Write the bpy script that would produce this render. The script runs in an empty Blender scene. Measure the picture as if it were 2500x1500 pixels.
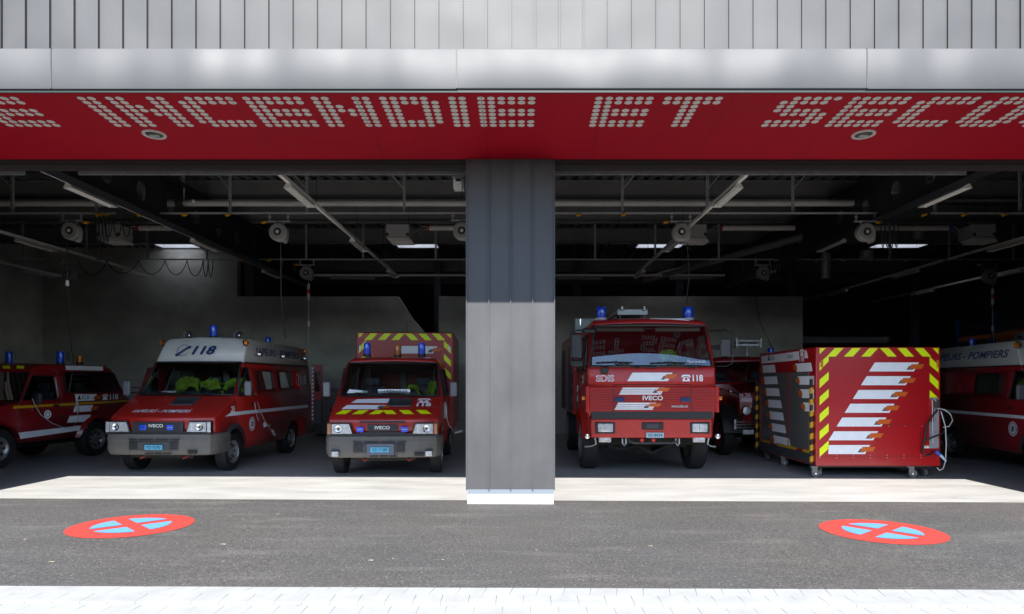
import bpy, bmesh, math, random
from mathutils import Vector, Matrix
from mathutils.geometry import delaunay_2d_cdt
R = math.radians
random.seed(7)
# ---------------------------------------------------------------- camera, sky, sun, exposure
S = bpy.context.scene
COL = S.collection
cam = bpy.data.objects.new('camera', bpy.data.cameras.new('camera')); COL.objects.link(cam)
cam.location = (0, 0, 1.65); cam.rotation_euler = (R(90), 0, 0)
cam.data.sensor_width = 36; cam.data.lens = 36 * 1667 / 2500
cam.data.shift_x = -17 / 2500; cam.data.shift_y = 182 / 2500
cam.data.clip_end = 2000; cam.data.clip_start = 0.05
S.camera = cam
SUN_EL = 47.4
w = bpy.data.worlds.new('World'); S.world = w; w.use_nodes = True
nt = w.node_tree; bgn = nt.nodes['Background']; sky = nt.nodes.new('ShaderNodeTexSky')
sky.sky_type = 'NISHITA'; sky.sun_disc = False; sky.sun_elevation = R(SUN_EL); sky.sun_rotation = R(180)
sky.air_density = 1.0; sky.dust_density = 0.4
nt.links.new(sky.outputs[0], bgn.inputs[0]); bgn.inputs[1].default_value = 0.15
sl = bpy.data.lights.new('sun', 'SUN'); sl.energy = 4.8; sl.angle = R(0.5); sl.color = (1, .965, .92)
sun = bpy.data.objects.new('sun', sl); COL.objects.link(sun)
sun.rotation_euler = (R(90 - SUN_EL), 0, R(-1)); sun.location = (0, -20, 20)
S.view_settings.view_transform = 'Standard'; S.view_settings.look = 'None'
S.view_settings.exposure = 1.32; S.view_settings.gamma = 1; S.view_settings.use_curve_mapping = False
S.cycles.max_bounces = 10; S.cycles.diffuse_bounces = 5; S.cycles.transparent_max_bounces = 16
S.cycles.caustics_reflective = False; S.cycles.caustics_refractive = False

def gz(x): return -.004 * x

# ---------------------------------------------------------------- materials
MATS = {}
def mat(name, col, rough=.6, metal=0., var=0., scale=3., bump=0., bscale=40., bdet=4, coat=0., stretch=(1, 1, 1), rvar=0., spec=.5):
    if name in MATS: return MATS[name]
    m = bpy.data.materials.new(name); m.use_nodes = True; MATS[name] = m
    n, l = m.node_tree.nodes, m.node_tree.links
    p = n['Principled BSDF']
    p.inputs['Base Color'].default_value = (*col, 1); p.inputs['Roughness'].default_value = rough
    p.inputs['Metallic'].default_value = metal; p.inputs['Coat Weight'].default_value = coat
    p.inputs['Coat Roughness'].default_value = .06; p.inputs['Specular IOR Level'].default_value = spec
    if var or bump or rvar:
        tc = n.new('ShaderNodeTexCoord'); mp = n.new('ShaderNodeMapping'); mp.inputs['Scale'].default_value = stretch
        l.new(tc.outputs['Object'], mp.inputs[0])
    if var or rvar:
        t = n.new('ShaderNodeTexNoise'); t.inputs['Scale'].default_value = scale; t.inputs['Detail'].default_value = 6
        t.inputs['Roughness'].default_value = .6
        l.new(mp.outputs[0], t.inputs['Vector'])
    if var:
        r = n.new('ShaderNodeMapRange'); r.inputs[1].default_value = .3; r.inputs[2].default_value = .7
        r.inputs[3].default_value = 1 - var; r.inputs[4].default_value = 1 + var
        l.new(t.outputs[0], r.inputs[0])
        mx = n.new('ShaderNodeVectorMath'); mx.operation = 'SCALE'; mx.inputs[0].default_value = col
        l.new(r.outputs[0], mx.inputs['Scale']); l.new(mx.outputs[0], p.inputs['Base Color'])
    if rvar:
        r2 = n.new('ShaderNodeMapRange'); r2.inputs[1].default_value = .3; r2.inputs[2].default_value = .7
        r2.inputs[3].default_value = rough - rvar; r2.inputs[4].default_value = rough + rvar
        l.new(t.outputs[0], r2.inputs[0]); l.new(r2.outputs[0], p.inputs['Roughness'])
    if bump:
        b = n.new('ShaderNodeTexNoise'); b.inputs['Scale'].default_value = bscale; b.inputs['Detail'].default_value = bdet
        l.new(mp.outputs[0], b.inputs['Vector'])
        bn = n.new('ShaderNodeBump'); bn.inputs['Strength'].default_value = 1; bn.inputs['Distance'].default_value = bump
        l.new(b.outputs[0], bn.inputs['Height']); l.new(bn.outputs[0], p.inputs['Normal'])
    return m

def glass(name, tint, extra=0., gc=(.95, .97, 1)):
    if name in MATS: return MATS[name]
    m = bpy.data.materials.new(name); m.use_nodes = True; MATS[name] = m
    n, l = m.node_tree.nodes, m.node_tree.links; n.remove(n['Principled BSDF'])
    tr = n.new('ShaderNodeBsdfTransparent'); tr.inputs[0].default_value = (*tint, 1)
    gl = n.new('ShaderNodeBsdfGlossy'); gl.inputs['Roughness'].default_value = .015; gl.inputs[0].default_value = (*gc, 1)
    fr = n.new('ShaderNodeFresnel'); fr.inputs[0].default_value = 1.5
    ad = n.new('ShaderNodeMath'); ad.operation = 'ADD'; ad.inputs[1].default_value = extra; ad.use_clamp = True
    mx = n.new('ShaderNodeMixShader'); l.new(fr.outputs[0], ad.inputs[0]); l.new(ad.outputs[0], mx.inputs[0])
    l.new(tr.outputs[0], mx.inputs[1]); l.new(gl.outputs[0], mx.inputs[2]); l.new(mx.outputs[0], n['Material Output'].inputs[0])
    return m

def lens(name, col, rough=.12):
    """tinted lamp lens over a bright reflector"""
    if name in MATS: return MATS[name]
    m = mat(name, col, rough, .25, var=.35, scale=14, bump=.004, bscale=60, coat=1)
    return m

RED = mat('vehicle_red_paint', (.37, .015, .011), .36, 0, var=.12, scale=2.5, coat=.35, rvar=.05)
RED2 = mat('dark_red_paint', (.25, .008, .013), .35, 0, var=.10, scale=2.5, coat=.5)
REDT = mat('truck_red_paint', (.44, .015, .012), .36, 0, var=.08, scale=2.0, coat=.25, spec=.35)
REDC = mat('container_red_paint', (.42, .008, .012), .28, 0, var=.06, scale=1.5, coat=.5)
REDB = mat('bumper_red_paint', (.45, .03, .022), .35, 0, var=.08, scale=4, coat=.3)
WHITE = mat('white_paint', (.62, .61, .57), .4, 0, var=.06, scale=3, coat=.3)
WDEC = mat('white_film', (.86, .875, .90), .45, 0, var=.05, scale=8)
YEL = mat('fluorescent_yellow_film', (.84, .97, .003), .45, 0, var=.05, scale=6)
YEL2 = mat('yellow_film', (.60, .33, .01), .45)
ORA = mat('orange_film', (.62, .11, .004), .45)
GREYF = mat('grey_film', (.10, .10, .11), .5)
BLUET = mat('dark_blue_film', (.006, .035, .16), .45)
BLK = mat('black_plastic', (.012, .012, .013), .5, var=.2, scale=10)
RUB = mat('tyre_rubber', (.013, .013, .013), .75, var=.3, scale=20, bump=.002, bscale=90)
DARK = mat('underbody', (.012, .011, .010), .8, var=.4, scale=12)
INT = mat('cab_interior', (.16, .16, .17), .8, var=.2, scale=9)
SEAT = mat('seat_fabric', (.11, .12, .15), .9, var=.3, scale=14)
GP = mat('grey_bumper_plastic', (.105, .10, .09), .62, var=.12, scale=5, bump=.0015, bscale=200)
GPD = mat('dark_grey_plastic', (.045, .047, .052), .6, var=.15, scale=6)
SIL = mat('galvanised_steel', (.46, .47, .47), .5, .5, var=.15, scale=8)
CHR = mat('chrome', (.7, .7, .7), .12, 1)
RIM = mat('wheel_rim_steel', (.30, .30, .29), .4, .5, var=.15, scale=14)
GLASS = glass('window_glass', (.62, .66, .64))
GLASST = glass('truck_windscreen_glass', (.55, .60, .62), .06, (.66, .84, 1))
BLUEL = mat('blue_beacon_lens', (.008, .075, .70), .08, 0, coat=1, bump=.004, bscale=50)
AMB = mat('amber_lens', (.62, .16, .005), .12, 0, coat=1, bump=.004, bscale=60)
HL = lens('headlight_lens', (.55, .57, .58), .1)
PLATE = mat('blue_number_plate', (.10, .42, .62), .4)
PLATEL = mat('pale_number_plate', (.33, .50, .60), .4)
VEST = mat('fluorescent_yellow_fabric', (.40, .62, .05), .9, var=.25, scale=10, bump=.02, bscale=12)
LAM = mat('lamp_housing_enamel', (.84, .83, .78), .5, var=.05)
LAMG = mat('lamp_gear_tray', (.26, .26, .25), .5, var=.1)
PIPE = mat('grey_pipe', (.48, .47, .44), .5, var=.08)
STEEL = mat('dark_painted_steel', (.030, .031, .033), .55, .1, var=.15, scale=4)
REELM = mat('reel_plastic', (.30, .30, .29), .5, var=.08)

# ---------------------------------------------------------------- mesh helpers
class MB:
    def __init__(s): s.v = []; s.f = []
    def add(s, vs, fs):
        o = len(s.v); s.v += [tuple(p) for p in vs]; s.f += [tuple(i + o for i in f) for f in fs]; return s
    def box(s, x0, x1, y0, y1, z0, z1, tz=None):
        v = [(x, y, z) for z in (z0, z1) for y in (y0, y1) for x in (x0, x1)]
        return s.add(v, [(0, 2, 3, 1), (4, 5, 7, 6), (0, 1, 5, 4), (2, 6, 7, 3), (0, 4, 6, 2), (1, 3, 7, 5)])
    def sbox(s, x0, x1, y0, y1, z0, z1):        # box on the sloping ground
        v = [(x, y, z + gz(x)) for z in (z0, z1) for y in (y0, y1) for x in (x0, x1)]
        return s.add(v, [(0, 2, 3, 1), (4, 5, 7, 6), (0, 1, 5, 4), (2, 6, 7, 3), (0, 4, 6, 2), (1, 3, 7, 5)])
    def poly(s, pts): return s.add(pts, [tuple(range(len(pts)))])
    def prism(s, p2, o, u, v, d):               # closed polygon in frame (o,u,v) pushed by vector d
        o, u, v, d = map(Vector, (o, u, v, d)); n = len(p2)
        a = [o + u * p[0] + v * p[1] for p in p2]; b = [p + d for p in a]
        return s.add(a + b, [tuple(range(n))[::-1], tuple(range(n, 2 * n))] + [(i, (i + 1) % n, n + (i + 1) % n, n + i) for i in range(n)])
    def cyl(s, p0, p1, r0, r1=None, n=16, cap=True):
        p0, p1 = Vector(p0), Vector(p1); r1 = r0 if r1 is None else r1
        a = (p1 - p0).normalized(); t = Vector((0, 0, 1)) if abs(a.z) < .9 else Vector((1, 0, 0))
        u = a.cross(t).normalized(); q = a.cross(u)
        c = [(math.cos(i * 2 * math.pi / n), math.sin(i * 2 * math.pi / n)) for i in range(n)]
        vs = [p0 + (u * x + q * y) * r0 for x, y in c] + [p1 + (u * x + q * y) * r1 for x, y in c]
        fs = [(i, (i + 1) % n, n + (i + 1) % n, n + i) for i in range(n)]
        if cap: fs += [tuple(range(n))[::-1], tuple(range(n, 2 * n))]
        return s.add(vs, fs)
    def lathe(s, prof, o, ax, n=24):            # prof: (radius, distance along axis)
        o, a = Vector(o), Vector(ax).normalized(); t = Vector((0, 0, 1)) if abs(a.z) < .9 else Vector((1, 0, 0))
        u = a.cross(t).normalized(); q = a.cross(u); vs = []
        for r, h in prof:
            vs += [o + a * h + (u * math.cos(i * 2 * math.pi / n) + q * math.sin(i * 2 * math.pi / n)) * max(r, 1e-4) for i in range(n)]
        fs = [(k * n + i, k * n + (i + 1) % n, (k + 1) * n + (i + 1) % n, (k + 1) * n + i) for k in range(len(prof) - 1) for i in range(n)]
        return s.add(vs, fs)
    def tube(s, pts, r, n=6):
        pts = [Vector(p) for p in pts]; vs = []; fs = []; m = len(pts)
        for i, p in enumerate(pts):
            a = (pts[min(i + 1, m - 1)] - pts[max(i - 1, 0)])
            a = a.normalized() if a.length > 1e-6 else Vector((0, 0, 1))
            t = Vector((0, 0, 1)) if abs(a.z) < .9 else Vector((0, 1, 0)); u = a.cross(t).normalized(); q = a.cross(u)
            vs += [p + (u * math.cos(k * 2 * math.pi / n) + q * math.sin(k * 2 * math.pi / n)) * r for k in range(n)]
        fs = [(i * n + k, i * n + (k + 1) % n, (i + 1) * n + (k + 1) % n, (i + 1) * n + k) for i in range(m - 1) for k in range(n)]
        fs += [tuple(range(n))[::-1], tuple(range((m - 1) * n, m * n))]
        return s.add(vs, fs)
    def xform(s, M): s.v = [tuple(M @ Vector(p)) for p in s.v]; return s
    def build(s, name, m, parent=None, bevel=0., seg=2, smooth=35, solid=0., merge=False, loc=None, wavy=False):
        me = bpy.data.meshes.new(name); me.from_pydata(s.v, [], s.f); me.materials.append(m)
        bm = bmesh.new(); bm.from_mesh(me)
        if merge: bmesh.ops.remove_doubles(bm, verts=bm.verts, dist=.0008)
        if not solid or merge: bmesh.ops.recalc_face_normals(bm, faces=bm.faces)
        bm.to_mesh(me); bm.free(); me.update()
        if smooth:
            me.polygons.foreach_set('use_smooth', [True] * len(me.polygons)); me.set_sharp_from_angle(angle=R(smooth))
        o = bpy.data.objects.new(name, me); COL.objects.link(o)
        if parent: o.parent = parent
        if loc: o.location = loc
        if bevel:
            b = o.modifiers.new('b', 'BEVEL'); b.width = bevel; b.segments = seg; b.limit_method = 'ANGLE'; b.angle_limit = R(32)
            b.harden_normals = False
        if solid:
            q = o.modifiers.new('s', 'SOLIDIFY'); q.thickness = solid; q.offset = -1
        return o

def tag(o, label=None, cat=None, group=None, kind=None):
    if label: o['label'] = label
    if cat: o['category'] = cat
    if group: o['group'] = group
    if kind: o['kind'] = kind
    return o
def empty(name, loc, rz=0, **k):
    o = bpy.data.objects.new(name, None); COL.objects.link(o); o.location = loc; o.rotation_euler = (0, 0, rz); o.empty_display_size = .2
    return tag(o, **k)
def copy_tree(o, parent=None):
    c = o.copy(); COL.objects.link(c); c.parent = parent
    for ch in o.children: copy_tree(ch, c)
    return c

def inpoly(p, poly):
    x, y = p; c = False; n = len(poly)
    for i in range(n):
        x1, y1 = poly[i]; x2, y2 = poly[(i + 1) % n]
        if (y1 > y) != (y2 > y) and x < (x2 - x1) * (y - y1) / (y2 - y1) + x1: c = not c
    return c
def rrect(x0, x1, y0, y1, r=.05, n=3, sh=0.):
    """rounded rectangle, optionally sheared by sh per unit y"""
    out = []
    for cx, cy, a in ((x1 - r, y0 + r, -90), (x1 - r, y1 - r, 0), (x0 + r, y1 - r, 90), (x0 + r, y0 + r, 180)):
        for k in range(n + 1):
            t = R(a + 90 * k / n); out.append((cx + r * math.cos(t) + sh * (cy + r * math.sin(t) - y0), cy + r * math.sin(t)))
    return out
def rpoly(p, r=.05, n=3):
    """round the corners of a polygon"""
    out = []; m = len(p)
    for i in range(m):
        a, b, c = Vector(p[i - 1]), Vector(p[i]), Vector(p[(i + 1) % m])
        u, v = (a - b).normalized(), (c - b).normalized()
        for k in range(n + 1):
            t = k / n; q = (b + u * r) * (1 - t) ** 2 + b * 2 * t * (1 - t) + (b + v * r) * t * t; out.append((q.x, q.y))
    return out
def sheet(mb, outline, holes, fn, zlines=(), ylines=()):
    """triangulated sheet with holes, mapped by fn(a,b)"""
    vs = []; es = []
    for lp in [outline] + list(holes):
        o = len(vs); n = len(lp); vs += [Vector(p) for p in lp]; es += [(o + i, o + (i + 1) % n) for i in range(n)]
    ys = [p[0] for p in outline]; zs = [p[1] for p in outline]
    for z in zlines: o = len(vs); vs += [Vector((min(ys) - .1, z)), Vector((max(ys) + .1, z))]; es.append((o, o + 1))
    for y in ylines: o = len(vs); vs += [Vector((y, min(zs) - .1)), Vector((y, max(zs) + .1))]; es.append((o, o + 1))
    V, E, F, *_ = delaunay_2d_cdt(vs, es, [], 0, 1e-5)
    fs = []
    for f in F:
        c = sum((V[i] for i in f), Vector((0, 0))) / len(f)
        if inpoly(c, outline) and not any(inpoly(c, h) for h in holes): fs.append(tuple(f))
    used = sorted({i for f in fs for i in f}); mp = {i: k for k, i in enumerate(used)}
    return mb.add([fn(V[i].x, V[i].y) for i in used], [tuple(mp[i] for i in f) for f in fs])

def text(name, s, parent, m, o, u, v, h, wd=None, bold=.0, shear=0., align='C', dep=0.):
    cu = bpy.data.curves.new('t', 'FONT'); cu.body = s; cu.size = 1; cu.offset = bold; cu.shear = shear; cu.resolution_u = 3
    ob = bpy.data.objects.new('t', cu); COL.objects.link(ob)
    dg = bpy.context.evaluated_depsgraph_get(); me = bpy.data.meshes.new_from_object(ob.evaluated_get(dg))
    bpy.data.objects.remove(ob); bpy.data.curves.remove(cu)
    xs = [q.co.x for q in me.vertices]; ys = [q.co.y for q in me.vertices]
    x0, x1, y0, y1 = min(xs), max(xs), min(ys), max(ys); k = h / (y1 - y0); kx = k if wd is None else wd / (x1 - x0)
    o, u, v = Vector(o), Vector(u).normalized(), Vector(v).normalized(); nn = u.cross(v)
    ax = {'C': (x0 + x1) / 2, 'L': x0, 'R': x1}[align]
    for q in me.vertices:
        q.co = o + u * (q.co.x - ax) * kx + v * (q.co.y - (y0 + y1) / 2) * k + nn * .004
    me.materials.clear(); me.materials.append(m)
    ob = bpy.data.objects.new(name, me); COL.objects.link(ob); ob.parent = parent
    return ob
def decal(name, m, parent, polys, o, u, v, off=.004, each=False):
    if each:
        for p in polys: decal(name, m, parent, [p], o, u, v, off)
        return
    mb = MB(); o, u, v = Vector(o), Vector(u).normalized(), Vector(v).normalized(); nn = u.cross(v)
    for p in polys: mb.poly([o + u * a + v * b + nn * off for a, b in p])
    return mb.build(name, m, parent, smooth=0)
def pgram(x0, x1, z0, z1, sh): return [(x0, z0), (x1, z0), (x1 + sh, z1), (x0 + sh, z1)]
def disc(cx, cy, r, n=24, a0=0, a1=360): return [(cx + r * math.cos(R(a0 + (a1 - a0) * i / n)), cy + r * math.sin(R(a0 + (a1 - a0) * i / n))) for i in range(n)]
def ring(r0, r1, cx=0, cy=0, n=24, a0=0, a1=360):
    q = []
    for i in range(n):
        t0, t1 = R(a0 + (a1 - a0) * i / n), R(a0 + (a1 - a0) * (i + 1) / n)
        q.append([(cx + r * math.cos(t), cy + r * math.sin(t)) for r, t in ((r0, t0), (r1, t0), (r1, t1), (r0, t1))])
    return q
def phone_polys(cx, cy, s):
    """handset lying on a telephone"""
    body = [(-.5, -.5), (.5, -.5), (.42, -.1), (.22, .18), (-.22, .18), (-.42, -.1)]
    hand = [(-.62, .12), (-.36, .12), (-.30, .28), (.30, .28), (.36, .12), (.62, .12), (.56, .38), (.36, .52), (-.36, .52), (-.56, .38)]
    return [[(cx + a * s, cy + b * s * .85) for a, b in body], [(cx + a * s, cy + b * s * .85) for a, b in hand]]

# ---------------------------------------------------------------- setting: ground
def asphalt_mat():
    m = bpy.data.materials.new('asphalt'); m.use_nodes = True; n, l = m.node_tree.nodes, m.node_tree.links; p = n['Principled BSDF']
    tc = n.new('ShaderNodeTexCoord')
    def noise(sc, det=4, vec=None, st=None):
        t = n.new('ShaderNodeTexNoise'); t.inputs['Scale'].default_value = sc; t.inputs['Detail'].default_value = det
        if st:
            mp = n.new('ShaderNodeMapping'); mp.inputs['Scale'].default_value = st; l.new(tc.outputs['Object'], mp.inputs[0]); l.new(mp.outputs[0], t.inputs['Vector'])
        else: l.new(tc.outputs['Object'], t.inputs['Vector'])
        return t.outputs[0]
    def ramp(f, pts):
        r = n.new('ShaderNodeValToRGB'); e = r.color_ramp.elements
        e[0].position, e[0].color = pts[0][0], (*pts[0][1], 1); e[1].position, e[1].color = pts[-1][0], (*pts[-1][1], 1)
        for q in pts[1:-1]: k = e.new(q[0]); k.color = (*q[1], 1)
        l.new(f, r.inputs[0]); return r.outputs[0]
    def mix(f, a, b, mode='MIX'):
        x = n.new('ShaderNodeMix'); x.data_type = 'RGBA'; x.blend_type = mode
        if isinstance(f, float): x.inputs[0].default_value = f
        else: l.new(f, x.inputs[0])
        l.new(a, x.inputs[6]); l.new(b, x.inputs[7]); return x.outputs[2]
    base = ramp(noise(1.1, 5, st=(.6, 1.6, 1)), [(.3, (.043, .0415, .039)), (.5, (.053, .050, .047)), (.7, (.066, .064, .061))])
    warm = ramp(noise(.5, 3), [(.4, (.050, .051, .052)), (.65, (.060, .055, .051))])
    c = mix(.45, base, warm)
    grain = ramp(noise(150, 3), [(.36, (.35, .35, .35)), (.5, (.95, .95, .95)), (.66, (2.3, 2.25, 2.15))])
    c = mix(1.0, c, grain, 'MULTIPLY')
    mid = ramp(noise(34, 5), [(.34, (.72, .72, .72)), (.5, (1, 1, 1)), (.68, (1.45, 1.43, 1.38))])
    c = mix(1.0, c, mid, 'MULTIPLY')
    vo = n.new('ShaderNodeTexVoronoi'); vo.inputs['Scale'].default_value = 42; l.new(tc.outputs['Object'], vo.inputs['Vector'])
    wn = n.new('ShaderNodeTexWhiteNoise'); l.new(vo.outputs['Position'], wn.inputs[0])
    a = n.new('ShaderNodeMath'); a.operation = 'LESS_THAN'; a.inputs[1].default_value = .22; l.new(vo.outputs['Distance'], a.inputs[0])
    b = n.new('ShaderNodeMath'); b.operation = 'GREATER_THAN'; b.inputs[1].default_value = .90; l.new(wn.outputs[0], b.inputs[0])
    ab = n.new('ShaderNodeMath'); ab.operation = 'MULTIPLY'; l.new(a.outputs[0], ab.inputs[0]); l.new(b.outputs[0], ab.inputs[1])
    chip = n.new('ShaderNodeRGB'); chip.outputs[0].default_value = (.30, .29, .27, 1)
    c = mix(ab.outputs[0], c, chip.outputs[0])
    # pale dusty scuffs
    s1 = ramp(noise(1.7, 6, st=(.5, 2.2, 1)), [(.55, (0, 0, 0)), (.70, (1, 1, 1))]); s2 = ramp(noise(70, 3), [(.42, (0, 0, 0)), (.62, (1, 1, 1))])
    sc = mix(1.0, s1, s2, 'MULTIPLY'); hf = n.new('ShaderNodeMath'); hf.operation = 'MULTIPLY'; hf.inputs[1].default_value = .55; l.new(sc, hf.inputs[0])
    dust = n.new('ShaderNodeRGB'); dust.outputs[0].default_value = (.17, .16, .145, 1)
    c = mix(hf.outputs[0], c, dust.outputs[0])
    l.new(c, p.inputs['Base Color']); p.inputs['Roughness'].default_value = .85
    bn = n.new('ShaderNodeBump'); bn.inputs['Distance'].default_value = .004; l.new(noise(220, 3), bn.inputs['Height']); l.new(bn.outputs[0], p.inputs['Normal'])
    return m
def sheet_rect(name, m, x0, x1, y0, y1, z, parent=None):
    mb = MB(); nx = max(1, int((x1 - x0) / 4))
    for i in range(nx):
        a, b = x0 + (x1 - x0) * i / nx, x0 + (x1 - x0) * (i + 1) / nx
        ga, gb = gz(max(-30, min(30, a))), gz(max(-30, min(30, b)))
        mb.add([(a, y0, z + ga), (b, y0, z + gb), (b, y1, z + gb), (a, y1, z + ga)], [(0, 1, 2, 3)])
    return mb.build(name, m, parent, smooth=0, merge=True)
ASPH = asphalt_mat()
CONC = mat('floor_concrete', (.385, .38, .36), .36, var=.07, scale=1.4, bump=.001, bscale=60, stretch=(.6, 2, 1), rvar=.1)
PAV = mat('kerb_concrete', (.285, .29, .28), .8, var=.10, scale=4, bump=.001, bscale=140)
far = mat('street_asphalt', (.055, .053, .05), .9, var=.1, scale=.8)
tag(sheet_rect('ground', far, -300, 300, -300, 4.70, -.05), kind='structure')
tag(sheet_rect('asphalt_forecourt', ASPH, -30, 30, 5.45, 9.47, 0), kind='structure')
tag(sheet_rect('garage_floor', CONC, -30, 30, 9.47, 34, .004), kind='structure')
def kerb_row(name, y0, y1, z, step, x0, ht=.12, skew=0):
    mb = MB(); x = x0
    while x < 9:
        j = .001; c = random.uniform(-.0006, .0006)
        v = []
        for zz in (z - ht, z + c):
            for (xx, yy) in ((x + j, y0), (x + step - j, y0), (x + j, y1), (x + step - j, y1)):
                k = skew * (yy - y0) / (y1 - y0); v.append((xx + k, yy, zz + gz(xx)))
        mb.add(v, [(0, 2, 3, 1), (4, 5, 7, 6), (0, 1, 5, 4), (2, 6, 7, 3), (0, 4, 6, 2), (1, 3, 7, 5)]); x += step
    return tag(mb.build(name, PAV, bevel=.0012, seg=1), kind='structure')
kerb_row('kerb_paving', 5.262, 5.448, .004, .2075, -9.0, skew=.03)
kerb_row('kerb_edging', 5.070, 5.256, .008, .206, -9.03)
kerb_row('lower_paving', 4.845, 5.068, -.018, .206, -8.98)
mo = MB().sbox(-30, 30, 4.70, 5.449, -.2, -.022).build('paving_bed', mat('joint_mortar', (.2, .195, .19), .9), smooth=0); tag(mo, kind='structure')
mo = MB().sbox(-30, 30, 4.60, 4.842, -.2, -.012).build('gravel_strip', mat('brown_gravel', (.16, .11, .08), .95, var=.5, scale=60, bump=.01, bscale=60), smooth=0); tag(mo, kind='structure')

# painted no-stopping roundels on the forecourt
PR = mat('red_road_paint', (.38, .032, .022), .75, var=.26, scale=110, bump=.002, bscale=200); PB = mat('blue_road_paint', (.085, .24, .43), .75, var=.24, scale=110, bump=.002, bscale=200)
def roundel(cx, cy, rot, label):
    root = empty('road_marking', (cx, cy, gz(cx)), label=label, cat='road marking', group='painted no-stopping signs')
    mb = MB(); mb.poly([(r_[0], r_[1], .004 + gz(r_[0])) for r_ in disc(0, 0, .645, 64)]); mb.build('red_disc', PR, root, smooth=0)
    for q in range(4):
        a = R(rot + 90 * q); g = .075; pts = []
        Rr = .405; t0 = math.asin(g / Rr)
        arc = [(Rr * math.cos(t0 + (math.pi / 2 - 2 * t0) * i / 10), Rr * math.sin(t0 + (math.pi / 2 - 2 * t0) * i / 10)) for i in range(11)]
        for x, y in [(g, g)] + arc: pts.append((x * math.cos(a) - y * math.sin(a), x * math.sin(a) + y * math.cos(a)))
        MB().poly([(x, y, .008 + gz(x)) for x, y in pts]).build('blue_field', PB, root, smooth=0)
roundel(-4.39, 7.74, 45, 'red and blue no-stopping roundel painted before the left doorway')
roundel(4.04, 7.60, 42, 'red and blue no-stopping roundel painted before the right doorway')
tag(MB().box(-60, 60, -34, -28, -.1, 6.5).build('added_reflection_block', mat('reflection_block_grey', (.20, .19, .17), .8, var=.2, scale=.3), smooth=0), 'unseen low block added across the street for reflections', 'building')  # unseen block, added only to darken what paint and glass reflect
# litter
mb = MB()
for px, py, sz, an in ((549, 1200, .05, 1), (677, 1260, .045, .4), (1536, 1345, .03, 0), (1081, 1370, .03, .2), (960, 1368, .05, 2), (125, 1379, .055, .3), (545, 1334, .06, .1), (905, 1372, .05, .1), (60, 1324, .03, .3), (1310, 1345, .02, 0), (2030, 1300, .02, 1), (345, 1383, .02, 0), (1588, 1334, .05, .1), (2210, 1445, .012, 0), (726, 1478, .03, 0), (1215, 1290, .02, 1), (1030, 1402, .02, 2), (545, 1376, .03, 1)):
    Y = 1.65 * 1667 / (py - 932); X = (px - 1267) * Y / 1667
    c, s_ = math.cos(an), math.sin(an); pts = []
    k = [(-1, -.12), (-.3, -.25), (.5, -.1), (1, .1), (.3, .3), (-.6, .15)]
    for i, (a, b) in enumerate(k): pts.append((X + sz * .5 * (a * c - b * s_), Y + sz * .5 * (a * s_ + b * c), .006 + gz(X) + .006 * (i % 2)))
    mb.poly(pts)
tag(mb.build('litter', mat('dry_leaf', (.42, .36, .24), .9, var=.4, scale=5), smooth=0), label='dry leaves and scraps scattered on the asphalt', kind='stuff')

mb = MB(); q = []
for k in range(41):
    t = k / 40; px = 425 + 495 * t; py = 1232.5 + 7.5 * t - 3 * math.sin(t * 5); Y = 1.66 * 1667 / (py - 932); X = (px - 1267) * Y / 1667; wv = .010 * (1 - .7 * t) * (.6 + .4 * math.sin(k * 2.3)); q.append((X, Y, wv))
for (a, b) in zip(q[:-1], q[1:]): mb.add([(a[0], a[1] - a[2], .004 + gz(a[0])), (b[0], b[1] - b[2], .004 + gz(b[0])), (b[0], b[1] + b[2], .004 + gz(b[0])), (a[0], a[1] + a[2], .004 + gz(a[0]))], [(0, 1, 2, 3)])
tag(mb.build('scrape_mark', mat('pale_scrape', (.20, .19, .175), .9, var=.5, scale=40), smooth=0), kind='structure')

# ---------------------------------------------------------------- fire station
FS = empty('fire_station', (0, 9.2, 0), label='grey zinc-clad fire station with a red soffit and two open vehicle bays', cat='building')
def fs(mb, name, m, **k):
    mb.v = [(x, y - 9.2, z) for x, y, z in mb.v]; return mb.build(name, m, FS, **k)
ZINC = mat('weathered_zinc', (.110, .110, .110), .58, .45, spec=.25, var=.06, scale=1.6, bump=.05, bscale=1.1, bdet=1, rvar=.04, stretch=(1, 1, .8))
ZINCF = mat('fascia_zinc', (.108, .109, .110), .60, .45, spec=.25, var=.05, scale=1.2, bump=.13, bscale=1.0, bdet=.6, stretch=(1.3, 1, .6), rvar=.03)
ZINCP = mat('pillar_zinc', (.088, .088, .091), .50, .18, spec=.18, var=.13, scale=1.9, bump=.012, bscale=2.2, bdet=3, stretch=(1, 1, .5), rvar=.05)
YF, YC, ZT = 7.305, 7.36, 5.222
# upper cladding: trays between standing seams
mb = MB(); sp = 59.2 * YC / 1667; x_0 = (4 - 1267) * YC / 1667
for k in range(-4, 50):
    x = x_0 + k * sp; d = random.uniform(-.002, .002)
    mb.add([(x + .008, YC + d, ZT - .06), (x + sp - .008, YC - d, ZT - .06), (x + sp - .008, YC - d * .5, 9.5), (x + .008, YC + d * .5, 9.5)], [(0, 1, 2, 3)])
fs(mb, 'upper_cladding', ZINC, smooth=0)
mb = MB()
for k in range(-4, 51):
    x = x_0 + k * sp; mb.box(x - .008, x + .008, YC - .028, YC + .02, ZT - .06, 9.5)
fs(mb, 'standing_seams', ZINC, smooth=0)
for k in range(-4, 51):
    x = x_0 + k * sp; fs(MB().box(x + .008, x + .0125, YC - .012, YC + .01, ZT - .06, 9.5), 'seam_gap', BLK, smooth=0)
fs(MB().box(-20, 20, YC + .02, YC + .3, 4.9, 9.5), 'upper_wall', STEEL, smooth=0)
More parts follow.
